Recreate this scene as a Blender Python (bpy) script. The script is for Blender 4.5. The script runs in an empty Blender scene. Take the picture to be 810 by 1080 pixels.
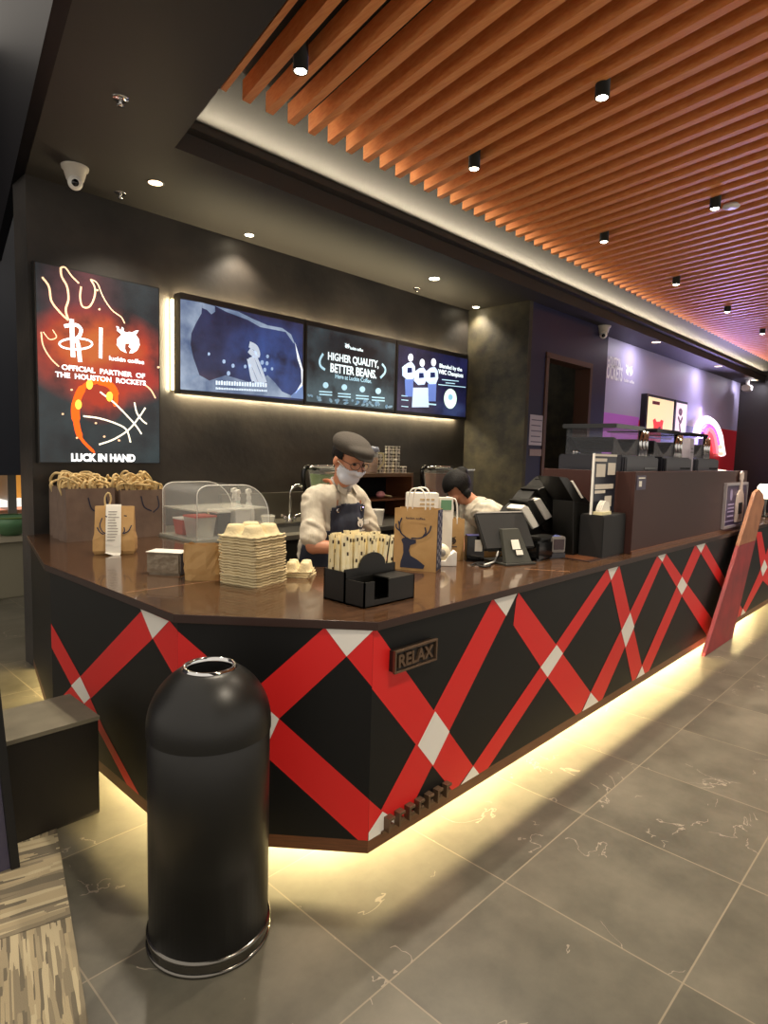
import bpy, bmesh, math, random
from mathutils import Vector, Matrix, Quaternion, noise
random.seed(7)
PI = math.pi
S = bpy.context.scene
COL = S.collection

# ------------------------------------------------------------------ camera
F_PX, YAW, PIT, ROLL, CAM_H = 662.0, math.radians(43.47), math.radians(-5.4), math.radians(1.55), 1.5
_fw = Vector((math.cos(YAW)*math.cos(PIT), math.sin(YAW)*math.cos(PIT), math.sin(PIT)))
_rt = Vector((math.sin(YAW), -math.cos(YAW), 0)); _up = _rt.cross(_fw)
RT = math.cos(ROLL)*_rt + math.sin(ROLL)*_up
UP = -math.sin(ROLL)*_rt + math.cos(ROLL)*_up
FW = _fw
CAM = Vector((0, 0, CAM_H))
def ray(u, v): return RT*((u-405)/F_PX) - UP*((v-540)/F_PX) + FW
def fl(u, v, z):            # point of a horizontal plane seen at a photo position
    d = ray(u, v); return CAM + d*((z-CAM.z)/d.z)
def wl(u, v, y):            # point of a wall plane y = const
    d = ray(u, v); return CAM + d*((y-CAM.y)/d.y)
def wx(u, v, x):
    d = ray(u, v); return CAM + d*((x-CAM.x)/d.x)
def rp(u, v, t): return CAM + ray(u, v)*t
cd = bpy.data.cameras.new('camera'); cam = bpy.data.objects.new('camera', cd); COL.objects.link(cam)
cd.sensor_fit = 'HORIZONTAL'; cd.sensor_width = 36; cd.lens = F_PX/810*36; cd.clip_start = .02; cd.clip_end = 200
m = Matrix((RT, UP, -FW)).transposed().to_4x4(); m.translation = CAM; cam.matrix_world = m
S.camera = cam
S.view_settings.view_transform = 'Standard'; S.view_settings.look = 'None'
S.view_settings.gamma = 1; S.view_settings.use_curve_mapping = False
S.view_settings.exposure = 0.9

# ------------------------------------------------------------------ materials
def lin(h):
    if isinstance(h, str):
        c = [int(h[i:i+2], 16)/255 for i in (0, 2, 4)]
    else: c = h
    return [x/12.92 if x <= .04045 else ((x+.055)/1.055)**2.4 for x in c]
def setc(node, key, h): node.inputs[key].default_value = (*lin(h), 1)
def mat(name, col, rough=.5, metal=0, emit=None, es=1.0, noise=0, nscale=8, col2=None, bump=0, bscale=40, spec=.5, trans=0, alpha=1, coat=0, stretch=None):
    M = bpy.data.materials.new(name); M.use_nodes = True
    nt = M.node_tree; b = nt.nodes['Principled BSDF']
    setc(b, 'Base Color', col); b.inputs['Roughness'].default_value = rough; b.inputs['Metallic'].default_value = metal
    b.inputs['Specular IOR Level'].default_value = spec
    b.inputs['Transmission Weight'].default_value = trans; b.inputs['Alpha'].default_value = alpha
    b.inputs['Coat Weight'].default_value = coat
    if emit: setc(b, 'Emission Color', emit); b.inputs['Emission Strength'].default_value = es
    tc = None
    if col2 or bump:
        tc = nt.nodes.new('ShaderNodeTexCoord'); mp = nt.nodes.new('ShaderNodeMapping')
        nt.links.new(tc.outputs['Object'], mp.inputs['Vector'])
        if stretch: mp.inputs['Scale'].default_value = stretch
    if col2:
        n = nt.nodes.new('ShaderNodeTexNoise'); n.inputs['Scale'].default_value = nscale; n.inputs['Detail'].default_value = 6
        r = nt.nodes.new('ShaderNodeValToRGB'); r.color_ramp.elements[0].position = .35; r.color_ramp.elements[1].position = .68
        r.color_ramp.elements[0].color = (*lin(col), 1); r.color_ramp.elements[1].color = (*lin(col2), 1)
        nt.links.new(mp.outputs[0], n.inputs['Vector']); nt.links.new(n.outputs['Fac'], r.inputs['Fac'])
        nt.links.new(r.outputs['Color'], b.inputs['Base Color'])
    if bump:
        n2 = nt.nodes.new('ShaderNodeTexNoise'); n2.inputs['Scale'].default_value = bscale; n2.inputs['Detail'].default_value = 4
        bp = nt.nodes.new('ShaderNodeBump'); bp.inputs['Strength'].default_value = bump; bp.inputs['Distance'].default_value = .01
        nt.links.new(mp.outputs[0], n2.inputs['Vector']); nt.links.new(n2.outputs['Fac'], bp.inputs['Height'])
        nt.links.new(bp.outputs['Normal'], b.inputs['Normal'])
    return M
M = {}
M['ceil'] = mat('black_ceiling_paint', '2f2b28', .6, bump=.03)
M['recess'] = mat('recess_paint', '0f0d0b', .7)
M['fascia'] = mat('dark_fascia', '0b080d', .45, spec=.15)
M['wallback'] = mat('dark_plaster', '211e1c', .5, col2='3a3530', nscale=2.2, bump=.25, bscale=14)
M['wallcol'] = mat('textured_plaster', '2f2c25', .65, col2='494433', nscale=7, bump=.3, bscale=22)
M['wallblue'] = mat('dark_blue_paint', '2a2a48', .45, spec=.3)
M['darkwall'] = mat('dark_wall', '241d1c', .5)
M['mall'] = mat('mall_wall', '23262f', .5)
M['wood'] = mat('slat_wood', 'ea8f4c', .5, col2='f6a866', nscale=6, stretch=(14, .8, 14), bump=.05, bscale=60)
M['black'] = mat('satin_black', '100f0c', .38)
M['blackmatte'] = mat('matte_black', '0e0d0d', .6)
M['blackgloss'] = mat('gloss_black', '0c0c0d', .12)
M['panel'] = mat('counter_black', '111111', .45, spec=.28)
M['red'] = mat('counter_red', 'd5201f', .42)
M['white'] = mat('counter_white', 'e6e2da', .45)
M['trimwood'] = mat('trim_wood', '5a3520', .4, col2='6d4227', nscale=10, stretch=(1, 1, 20))
M['top'] = mat('worktop_wood', '3f2b1d', .16, col2='553c2a', nscale=5, stretch=(3, 12, 12), coat=.3)
M['topedge'] = mat('worktop_edge', '33201a', .3)
M['seam'] = mat('worktop_seam', 'c08a62', .3)
M['screen_brown'] = mat('brown_laminate', '3c2420', .45, spec=.3)
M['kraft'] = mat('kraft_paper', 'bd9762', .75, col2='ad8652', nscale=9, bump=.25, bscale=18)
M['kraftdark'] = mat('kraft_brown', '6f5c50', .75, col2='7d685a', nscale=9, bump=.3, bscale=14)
M['rope'] = mat('paper_rope', 'd9bd86', .8)
M['print'] = mat('navy_print', '23283f', .6)
M['paper'] = mat('white_paper', 'e4dfd3', .7)
M['pulp'] = mat('moulded_pulp', 'd9c79c', .85, bump=.4, bscale=120)
M['packet'] = mat('packet_paper', 'ecdba6', .7, col2='f4e8c4', nscale=30)
M['packprint'] = mat('packet_print', '3a2a1c', .7)
M['steel'] = mat('steel', 'b8b8b5', .25, 1)
M['chrome'] = mat('chrome', 'd6d6d6', .08, 1)
M['bronze'] = mat('bronze', '6e5846', .36, .6)
M['glass'] = mat('clear_plastic', 'f2f4f2', .05, alpha=.16)
M['hopglass'] = mat('hopper_plastic', 'c8d0e0', .05, alpha=.06)
M['glassfog'] = mat('frosted_plastic', 'd5d4c8', .25, alpha=.4)
M['whiteplastic'] = mat('white_plastic', 'e8e5de', .35)
M['grey'] = mat('grey_plastic', '8b8883', .4)
M['darkgrey'] = mat('dark_grey_plastic', '34343a', .35)
M['skin'] = mat('skin', 'b97f60', .5)
M['shirt'] = mat('shirt_fabric', 'c9c0ae', .8, bump=1.0, bscale=11, col2='b3a996', nscale=14, stretch=(1.6, 1.6, .7))
M['apron'] = mat('apron_fabric', '1d2130', .8, bump=.15, bscale=60)
M['cap'] = mat('cap_fabric', '3a342d', .85, bump=.2, bscale=120)
M['hair'] = mat('hair', '0c0908', .6, bump=.4, bscale=90, spec=.25)
M['mask'] = mat('mask_fabric', 'c9ccd6', .75)
M['strap'] = mat('leather_strap', '9a5a34', .6)
M['green'] = mat('green_liquid', '5e7a35', .35)
M['brownliq'] = mat('brown_liquid', '6d3f33', .3)
M['amber'] = mat('amber_liquid', '9a6a3a', .3)
M['pink'] = mat('pink_plastic', 'c98a90', .5)
M['redplastic'] = mat('red_plastic', 'b8402f', .4)
M['cream'] = mat('cream_plastic', 'd9d0a4', .5)
M['led'] = mat('warm_led', 'ffe2a0', .5, emit='ffd98a', es=6)
M['ledcove'] = mat('cove_led', 'ffe2a0', .5, emit='ffdda0', es=.35)
M['lens'] = mat('lamp_lens', 'ffffff', .4, emit='fff0d0', es=14)
M['lensdim'] = mat('lamp_lens_soft', 'ffffff', .4, emit='ffd9a8', es=2.0)
def emi(n, c, s): return mat(n, c, .6, emit=c, es=s*.58, spec=.1)
M['e_white'] = emi('lit_white', 'ffffff', 1.5)
M['e_pink'] = emi('lit_pink', 'ff9a80', 1.0)
M['e_peach'] = emi('lit_peach', 'ffc9a0', 1.0)

# ------------------------------------------------------------------ mesh builder
class MB:
    def __init__(s): s.v = []; s.f = []; s.mi = []; s.sm = []
    def add(s, vs, fs, mi=0, sm=False):
        b = len(s.v); s.v += [Vector(p) for p in vs]
        for f in fs: s.f.append([b+i for i in f]); s.mi.append(mi); s.sm.append(sm)
        return s
    def box(s, x0, x1, y0, y1, z0, z1, mi=0, bev=0, mtx=None):
        if bev:
            bm = bmesh.new(); bmesh.ops.create_cube(bm, size=1)
            for v in bm.verts: v.co = Vector(((x0+x1)/2+v.co.x*(x1-x0), (y0+y1)/2+v.co.y*(y1-y0), (z0+z1)/2+v.co.z*(z1-z0)))
            bmesh.ops.bevel(bm, geom=bm.edges[:], offset=bev, segments=2, affect='EDGES')
            bm.verts.index_update()
            vs = [v.co.copy() for v in bm.verts]; fs = [[v.index for v in f.verts] for f in bm.faces]; bm.free()
        else:
            vs = [Vector((x, y, z)) for z in (z0, z1) for y in (y0, y1) for x in (x0, x1)]
            fs = [(0, 2, 3, 1), (4, 5, 7, 6), (0, 1, 5, 4), (2, 6, 7, 3), (0, 4, 6, 2), (1, 3, 7, 5)]
        if mtx: vs = [mtx @ v for v in vs]
        return s.add(vs, fs, mi)
    def prism(s, poly, z0, z1, mi=0, mis=None):
        n = len(poly)
        vs = [(p[0], p[1], z0) for p in poly]+[(p[0], p[1], z1) for p in poly]
        s.add(vs, [list(range(n))[::-1]], mi); b = len(s.v)-2*n
        s.f.append([b+n+i for i in range(n)]); s.mi.append(mi); s.sm.append(False)
        for i in range(n):
            j = (i+1) % n; s.f.append([b+i, b+j, b+n+j, b+n+i]); s.mi.append(mis if mis is not None else mi); s.sm.append(False)
        return s
    def poly(s, pts, mi=0): return s.add(pts, [list(range(len(pts)))], mi)
    def slab(s, pts, off, mi=0):     # planar polygon with a thickness vector
        off = Vector(off); n = len(pts); pts = [Vector(p) for p in pts]
        s.add(pts+[p+off for p in pts], [list(range(n)), [n+i for i in range(n)][::-1]]+[[i, n+i, n+(i+1) % n, (i+1) % n] for i in range(n)], mi)
        return s
    def lathe(s, prof, c=(0, 0, 0), n=32, mi=0, sm=True, mtx=None, close=False):
        c = Vector(c); vs = []; fs = []
        for r, z in prof:
            for k in range(n):
                a = 2*PI*k/n; p = Vector((r*math.cos(a), r*math.sin(a), z))
                vs.append((mtx @ p if mtx else p)+c)
        for i in range(len(prof)-1):
            for k in range(n):
                k2 = (k+1) % n; fs.append((i*n+k, i*n+k2, (i+1)*n+k2, (i+1)*n+k))
        if prof[0][0] > 1e-6 and not close: fs.append(tuple(range(n))[::-1])
        if prof[-1][0] > 1e-6 and not close: fs.append(tuple((len(prof)-1)*n+k for k in range(n)))
        return s.add(vs, fs, mi, sm)
    def cyl(s, p0, p1, r0, r1=None, n=20, mi=0, sm=True):
        p0 = Vector(p0); p1 = Vector(p1); d = p1-p0; q = d.to_track_quat('Z', 'Y').to_matrix().to_4x4()
        r1 = r0 if r1 is None else r1
        return s.lathe([(r0, 0), (r1, d.length)], p0, n, mi, sm, q)
    def sph(s, c, r, mi=0, n=16, sc=(1, 1, 1), mtx=None):
        prof = [(r*math.sin(PI*i/(n//2+2)), -r*math.cos(PI*i/(n//2+2))) for i in range(n//2+3)]
        prof[0] = (1e-7, -r); prof[-1] = (1e-7, r)
        T = Matrix.Diagonal((*sc, 1))
        if mtx: T = mtx.to_4x4() @ T
        return s.lathe(prof, c, n, mi, True, T)
    def tube(s, pts, r, n=8, mi=0, closed=False):
        pts = [Vector(p) for p in pts]; N = len(pts); vs = []; fs = []
        up = None
        for i, p in enumerate(pts):
            a = pts[(i-1) % N] if (closed or i > 0) else p; b = pts[(i+1) % N] if (closed or i < N-1) else p
            t = (b-a).normalized()
            if up is None:
                up = t.orthogonal().normalized()
            up = (up-t*up.dot(t)).normalized(); sd = t.cross(up)
            rr = r[i] if isinstance(r, (list, tuple)) else r
            for k in range(n):
                an = 2*PI*k/n; vs.append(p+(up*math.cos(an)+sd*math.sin(an))*rr)
        for i in range(N if closed else N-1):
            j = (i+1) % N
            for k in range(n): k2 = (k+1) % n; fs.append((i*n+k, i*n+k2, j*n+k2, j*n+k))
        if not closed: fs.append(tuple(range(n))[::-1]); fs.append(tuple((N-1)*n+k for k in range(n)))
        return s.add(vs, fs, mi, True)
    def caps(s, p0, p1, r0, r1, n=14):     # tapered limb piece
        s.cyl(p0, p1, r0, r1, n); s.sph(p0, r0, n=n); s.sph(p1, r1, n=n); return s
    def build(s, name, mats, parent=None, world=False, bevel=0, loc=None):
        me = bpy.data.meshes.new(name)
        vs = s.v
        if parent is not None and world:
            inv = parent.get('_m') and Matrix([list(r) for r in parent['_m']]).inverted() or parent.matrix_basis.inverted()
            vs = [inv @ v for v in vs]
        if loc is not None: L = Vector(loc); vs = [v-L for v in vs]
        me.from_pydata([tuple(v) for v in vs], [], s.f)
        if not isinstance(mats, (list, tuple)): mats = [mats]
        for mm in mats: me.materials.append(M[mm] if isinstance(mm, str) else mm)
        for p, i, sm in zip(me.polygons, s.mi, s.sm): p.material_index = i; p.use_smooth = sm
        bm = bmesh.new(); bm.from_mesh(me); bmesh.ops.recalc_face_normals(bm, faces=bm.faces[:]); bm.to_mesh(me); bm.free()
        me.update()
        o = bpy.data.objects.new(name, me); COL.objects.link(o)
        if parent is not None: o.parent = parent
        if loc is not None: o.location = loc
        if bevel:
            md = o.modifiers.new('edge', 'BEVEL'); md.width = bevel; md.segments = 2; md.limit_method = 'ANGLE'
        return o
def tag(o, label, cat, group=None, kind=None):
    if label: o['label'] = label
    if cat: o['category'] = cat
    if group: o['group'] = group
    if kind: o['kind'] = kind
    return o
def thing(name, label, cat, loc=(0, 0, 0), rz=0, group=None):
    o = bpy.data.objects.new(name, None); COL.objects.link(o); o.empty_display_size = .05
    o.location = loc; o.rotation_euler = (0, 0, rz)
    o.matrix_basis = Matrix.Translation(Vector(loc)) @ Matrix.Rotation(rz, 4, 'Z')
    return tag(o, label, cat, group)
def struct(o): o['kind'] = 'structure'; return o
def dup(root, loc, rz=None, label=None, group=None, scale=None):
    r = root.copy(); COL.objects.link(r); r.location = loc
    if rz is not None: r.rotation_euler = (0, 0, rz)
    if scale: r.scale = scale
    if label: r['label'] = label
    if group: r['group'] = group
    for ch in list(root.children):
        c = ch.copy(); COL.objects.link(c); c.parent = r
        for g in list(ch.children):
            d = g.copy(); COL.objects.link(d); d.parent = c
    return r
def text(name, s, parent, origin, xdir, ydir, height, material, width=None, bold=0, ext=.0015, align='CENTER', world=True, spacing=1):
    cu = bpy.data.curves.new(name, 'FONT'); cu.body = s; cu.align_x = align; cu.align_y = 'CENTER'; cu.size = 1; cu.offset = bold
    cu.extrude = 0; cu.space_character = spacing; cu.resolution_u = 3
    tmp = bpy.data.objects.new('tmp', cu); COL.objects.link(tmp)
    dg = bpy.context.evaluated_depsgraph_get(); dg.update()
    me = bpy.data.meshes.new_from_object(tmp.evaluated_get(dg)); bpy.data.objects.remove(tmp)
    xs = [v.co.x for v in me.vertices] or [0]; ys = [v.co.y for v in me.vertices] or [0]
    w0 = max(xs)-min(xs); h0 = max(ys)-min(ys); sy = height/max(h0, 1e-6); sx = (width/w0) if width else sy
    cx = (max(xs)+min(xs))/2 if align == 'CENTER' else min(xs); cy = (max(ys)+min(ys))/2
    X = Vector(xdir).normalized(); Y = Vector(ydir).normalized(); O = Vector(origin); Nn = X.cross(Y)
    mb = MB(); vs = [O+X*((v.co.x-cx)*sx)+Y*((v.co.y-cy)*sy)+Nn*ext for v in me.vertices]
    n = len(vs)
    back = [v-Nn*ext for v in vs]
    fs = [list(p.vertices) for p in me.polygons]
    cnt = {}
    for f in fs:
        for a, b in zip(f, f[1:]+f[:1]): cnt[(a, b)] = 1
    side = [[b, a, a+n, b+n] for (a, b) in cnt if (b, a) not in cnt]
    mb.add(vs+back, fs+side)
    bpy.data.meshes.remove(me)
    return mb.build(name, material, parent, world=world)
def ribbon(pts, w, nrm):     # flat stroke polygons along a polyline, w may vary
    nrm = Vector(nrm); pts = [Vector(p) for p in pts]; L = []; R = []
    for i, p in enumerate(pts):
        t = (pts[min(i+1, len(pts)-1)]-pts[max(i-1, 0)]).normalized(); sd = nrm.cross(t).normalized()
        ww = w[i] if isinstance(w, (list, tuple)) else w
        L.append(p+sd*ww/2); R.append(p-sd*ww/2)
    return L, R
def add_ribbon(mb, pts, w, nrm, mi=0):
    L, R = ribbon(pts, w, nrm); n = len(L)
    mb.add(L+R, [(i, i+1, n+i+1, n+i) for i in range(n-1)], mi)
def smooth(pts, k=6):        # Catmull-Rom through points
    P = [Vector(p) for p in pts]; P = [P[0]*2-P[1]]+P+[P[-1]*2-P[-2]]; out = []
    for i in range(1, len(P)-2):
        for j in range(k):
            t = j/k; a, b, c, d = P[i-1], P[i], P[i+1], P[i+2]
            out.append(.5*((2*b)+(c-a)*t+(2*a-5*b+4*c-d)*t*t+(3*b-a-3*c+d)*t**3))
    out.append(P[-2]); return out
def remesh(mb, name, voxel, mats, parent=None, world=False, sm_iter=6, keep=None, thick=0, fold=0):
    o = mb.build(name, mats, parent, world=world)
    a = o.modifiers.new('r', 'REMESH'); a.mode = 'VOXEL'; a.voxel_size = voxel; a.use_smooth_shade = True
    b = o.modifiers.new('s', 'SMOOTH'); b.iterations = sm_iter; b.factor = .5
    dg = bpy.context.evaluated_depsgraph_get(); dg.update()
    me = bpy.data.meshes.new_from_object(o.evaluated_get(dg)); old = o.data; o.modifiers.clear(); o.data = me
    bpy.data.meshes.remove(old)
    if fold:       # cloth folds
        for v in me.vertices:
            c = v.co; q = Vector((c.x*9+c.z*5, c.y*9-c.z*3, c.z*16+c.x*10)); a = noise.noise(q); a2 = noise.noise(q*2.3+Vector((5, 1, 2)))
            v.co = c+v.normal*(fold*((1-abs(a)*3)+.4*a2))
        me.update()
    if keep:
        bm = bmesh.new(); bm.from_mesh(me)
        bmesh.ops.delete(bm, geom=[v for v in bm.verts if not keep(v.co)], context='VERTS')
        bm.to_mesh(me); bm.free()
    for p in me.polygons: p.use_smooth = True
    if thick:
        md = o.modifiers.new('t', 'SOLIDIFY'); md.thickness = thick; md.offset = 0
    return o

# ================================================================== SETTING
SK = Vector((.213, 1, 0)).normalized()          # the slats, the entrance and the left fascia run at this slant
SKN = Vector((SK.y, -SK.x, 0))
ZC, ZR, YB = 3.16, 3.35, 4.45                   # lower ceiling, recess ceiling, back wall
# floor: 0.6 m stone tiles
fm = bpy.data.materials.new('stone_tile'); fm.use_nodes = True; nt = fm.node_tree; N = nt.nodes; b = N['Principled BSDF']
tc = N.new('ShaderNodeTexCoord'); sep = N.new('ShaderNodeSeparateXYZ'); nt.links.new(tc.outputs['Object'], sep.inputs[0])
def mnode(op, a, b2=None):
    n = N.new('ShaderNodeMath'); n.operation = op
    for i, x in enumerate((a, b2)):
        if x is None: continue
        if isinstance(x, (int, float)): n.inputs[i].default_value = x
        else: nt.links.new(x, n.inputs[i])
    return n.outputs[0]
lines = []; cells = []
for ax, o0 in (('X', 1.2356), ('Y', 1.1016)):
    t = mnode('DIVIDE', mnode('SUBTRACT', sep.outputs[ax], o0), .6)
    fr = mnode('FRACT', t); cells.append(mnode('FLOOR', t))
    d = mnode('MINIMUM', fr, mnode('SUBTRACT', 1.0, fr)); lines.append(mnode('LESS_THAN', d, .0042))
grout = mnode('MAXIMUM', *lines)
cmb = N.new('ShaderNodeCombineXYZ'); nt.links.new(cells[0], cmb.inputs[0]); nt.links.new(cells[1], cmb.inputs[1])
wn = N.new('ShaderNodeTexWhiteNoise'); nt.links.new(cmb.outputs[0], wn.inputs['Vector'])
va = N.new('ShaderNodeVectorMath'); va.operation = 'SCALE'; va.inputs['Scale'].default_value = 9; nt.links.new(wn.outputs['Color'], va.inputs[0])
vv = N.new('ShaderNodeVectorMath'); nt.links.new(tc.outputs['Object'], vv.inputs[0]); nt.links.new(va.outputs[0], vv.inputs[1])
n1 = N.new('ShaderNodeTexNoise'); n1.inputs['Scale'].default_value = 2.6; n1.inputs['Detail'].default_value = 8; n1.inputs['Roughness'].default_value = .62
nt.links.new(vv.outputs[0], n1.inputs['Vector'])
r1 = N.new('ShaderNodeValToRGB'); r1.color_ramp.elements[0].position = .3; r1.color_ramp.elements[1].position = .75
r1.color_ramp.elements[0].color = (*lin('47453c'), 1); r1.color_ramp.elements[1].color = (*lin('716c5f'), 1)
nt.links.new(n1.outputs['Fac'], r1.inputs['Fac'])
n2 = N.new('ShaderNodeTexNoise'); n2.inputs['Scale'].default_value = 2.4; n2.inputs['Detail'].default_value = 5; n2.inputs['Distortion'].default_value = .5
nt.links.new(vv.outputs[0], n2.inputs['Vector'])
vein = mnode('LESS_THAN', mnode('ABSOLUTE', mnode('SUBTRACT', n2.outputs['Fac'], .5)), .0028)
n3 = N.new('ShaderNodeTexNoise'); n3.inputs['Scale'].default_value = 5; nt.links.new(vv.outputs[0], n3.inputs['Vector'])
vein = mnode('MULTIPLY', vein, mnode('GREATER_THAN', n3.outputs['Fac'], .56))
def mix(fac, a, col):
    x = N.new('ShaderNodeMix'); x.data_type = 'RGBA'; nt.links.new(fac, x.inputs[0]); nt.links.new(a, x.inputs[6]); x.inputs[7].default_value = (*lin(col), 1); return x.outputs[2]
c = mix(mnode('MULTIPLY', vein, .55), r1.outputs['Color'], 'a89c8c'); c = mix(mnode('MULTIPLY', grout, .75), c, '8d826e')
nt.links.new(c, b.inputs['Base Color']); b.inputs['Roughness'].default_value = .34
struct(MB().box(-6, 16, -4, 14, -.1, 0).build('floor', [fm]))
# ceilings
def skx(p0, y): return p0[0]+(y-p0[1])*.213
PC = (1.824, 3.41); FC = (1.38, YB)
lower = [(skx(PC, -3), -3), PC, (16, 3.41), (16, YB+.24), (FC[0]+.01, YB+.24), (FC[0], YB), (skx(FC, -3), -3)]
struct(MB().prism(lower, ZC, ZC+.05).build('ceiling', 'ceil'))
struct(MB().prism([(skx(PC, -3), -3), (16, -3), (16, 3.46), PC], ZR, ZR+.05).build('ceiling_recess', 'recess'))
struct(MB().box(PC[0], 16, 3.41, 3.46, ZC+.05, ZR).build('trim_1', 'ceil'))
e = []
p0 = Vector((*FC, 0)); far = p0+SK*3.5; near = p0-SK*5.2
struct(MB().prism([(near.x-.06, near.y), (near.x, near.y), (far.x, far.y), (far.x-.06, far.y)], ZC, 4.6).build('wall_left', 'fascia'))
struct(MB().prism([(near.x+.0, near.y), (skx(PC, near.y), near.y), (PC[0], PC[1]), (PC[0], PC[1]+.05), (PC[0]-.05, PC[1])], ZC+.05, ZR).build('trim_2', 'ceil'))
# walls
struct(MB().box(FC[0], 6.03, YB, YB+.24, 0, ZC).build('wall_back', 'wallback'))
struct(MB().box(6.03, 6.10, 3.65, YB, 0, ZC).build('wall_side', 'wallcol'))
# wall with the doorway, built round the opening
D0, D1, DT = 6.44, 7.52, 2.62
w = MB().box(6.10, D0, 3.65, 3.80, 0, ZC).box(D1, 7.98, 3.65, 3.80, 0, ZC).box(D0, D1, 3.65, 3.80, DT, ZC)
struct(w.build('wall_door', 'wallblue'))
f = MB().box(D0-.03, D0+.03, 3.63, 3.83, 0, DT).box(D1-.03, D1+.03, 3.63, 3.83, 0, DT).box(D0-.03, D1+.03, 3.63, 3.83, DT-.01, DT+.05)
struct(f.build('door_1', mat('door_frame_wood', '4e3326', .5)))
struct(MB().box(D0-.4, D1+1.5, 5.2, 5.3, 0, ZC).box(D1+.4, D1+.5, 3.86, 5.2, 0, ZC).box(D0-.35, D0-.3, 3.8, 5.2, 0, ZC).build('wall_corridor', 'wallcol'))
# mural wall: one printed wall, colour fields inside the mesh
YM = 3.86; XM0, XM1 = 7.98, 14.9
mm = [mat('mural_lilac', 'b4abce', .55), mat('mural_magenta', 'cf74e6', .5), mat('mural_red', 'e0303f', .5), mat('mural_blue', '8084cc', .5), 'darkwall']
w = MB().box(XM0, XM1, YM, YM+.12, 0, ZC, 0)
def fld(x0, x1, z0, z1, mi, dz=0): w.poly([(x0, YM-.002, z0), (x1, YM-.002, z0), (x1, YM-.002, z1+dz), (x0, YM-.002, z1)], mi)
fld(XM0, 9.65, .2, 2.14, 1); fld(9.65, 10.6, .2, 2.10, 2); fld(10.6, 12.9, .2, 2.12, 3); fld(12.9, XM1, .2, 2.16, 2)
struct(w.build('wall_mural', mm))
struct(MB().box(XM1, XM1+.1, -2, YM+.12, 0, 3.6).build('wall_right', 'darkwall'))

# ------------------------------------------------------------------ wooden slats
sl = thing('slatted_ceiling', 'orange wood slatted ceiling panel hung in the black recess', 'slatted ceiling', (1.78, 2.86, 3.25))
SZ0, SZ1, SY, SW, SP = 3.25, 3.345, 2.86, .047, .1421
def slat_mb(k):
    xr = 1.803+SP*k; x0 = xr-SW
    if k == 0: x0 = xr-.03
    dx = -(SY+.9)*.213
    return MB().prism([(x0, SY), (xr, SY), (xr+dx, -.9), (x0+dx, -.9)], SZ0, SZ1)
for k in range(90): slat_mb(k).build('slat', 'wood', sl, world=True)

# ------------------------------------------------------------------ lamps in the slats
spots = [(317, 75, 'ceiling spotlight nearest the black ceiling corner, in the first gap between slats'), (635, 103, 'ceiling spotlight high in the middle of the slats, seen nearly end on'),
         (500, 178, 'ceiling spotlight second along the counter side row of the slats'), (754, 220, 'ceiling spotlight beside the round white disc in the slats'),
         (637, 255, 'ceiling spotlight third along the counter side row of the slats'), (713, 300, 'ceiling spotlight fourth along the counter side row, above the mural lettering'),
         (767, 329, 'ceiling spotlight fifth along the counter side row, above the framed screens'), (804, 352, 'ceiling spotlight at the far end of the counter side row')]
def add_spot(loc, e, size=1.6, col=(1, .87, .68), blend=.6, rad=.04, aim=(0, 0, -1), name='spot_light'):
    L = bpy.data.lights.new(name, 'SPOT'); L.energy = e; L.color = col; L.spot_size = size; L.spot_blend = blend; L.shadow_soft_size = rad
    o = bpy.data.objects.new(name, L); COL.objects.link(o); o.location = loc
    o.rotation_mode = 'QUATERNION'; o.rotation_quaternion = Vector(aim).to_track_quat('-Z', 'Y'); return o
proto = None
for u, v, lab in spots:
    p = fl(u, v, 3.19)
    if proto is None:
        t = thing('ceiling_spotlight', lab, 'spotlight', p, 0, 'black spotlights in the slatted ceiling'); proto = t
        MB().lathe([(.034, 0), (.034, .14), (.036, .141), (.036, .158)], n=20).build('housing', 'black', t)
        MB().lathe([(.026, -.001), (.032, -.004), (.034, 0), (.026, .003)], n=20, close=True).build('bezel', 'black', t)
        MB().lathe([(.0001, -.006), (.02, -.005), (.027, -.001), (.027, .004), (.0001, .004)], n=20).build('lens', 'lens', t)
    else: t = dup(proto, p, 0, lab)
    add_spot(p-Vector((0, 0, .012)), 105)
for x, y in ((1.6, .2), (3.9, .2), (6.2, .3), (8.5, .3), (6.3, 1.35), (8.0, 1.35)):   # same rows, out of frame
    t = dup(proto, (x, y, 3.19), 0, 'ceiling spotlight of the slats, above the open floor in front of the counter'); add_spot((x, y, 3.178), 105)
p = fl(771, 219, 3.24); d = MB().lathe([(.0001, 0), (.05, 0), (.056, .006), (.05, .02), (.0001, .02)], n=24).build('ceiling_disc', 'whiteplastic', loc=None); d.location = p
tag(d, 'round white disc fixed between the slats beside a spotlight', 'detector')

# ------------------------------------------------------------------ downlights, sprinklers, cameras on the black ceiling
def downlight(u, v, r, lab, lens, e=0):
    p = fl(u, v, ZC)
    if e > 160: p.y = min(p.y, 3.50)
    t = thing('downlight', lab, 'downlight', (p.x, p.y, ZC), 0, 'round downlights in the black ceiling')
    MB().lathe([(r, -.001), (r*1.22, -.004), (r*1.25, .002), (r, .002)], n=28, close=True).build('rim', 'black', t)
    MB().lathe([(.0001, -.0015), (r*.98, -.0015), (r*.98, .001), (.0001, .001)], n=28).build('lens', lens, t)
    if e > 160:
        L = bpy.data.lights.new('mural_light', 'AREA'); L.shape = 'DISK'; L.size = .12; L.energy = e*.012; L.color = (.90, .87, 1)
        o = bpy.data.objects.new('mural_light', L); COL.objects.link(o); o.location = (p.x, p.y, ZC-.012)
        o.rotation_mode = 'QUATERNION'; o.rotation_quaternion = Vector((0, .15, -1)).to_track_quat('-Z', 'Y')
    elif e: add_spot((p.x, p.y, ZC-.02), e, 2.0, rad=.06)
    return t
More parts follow.
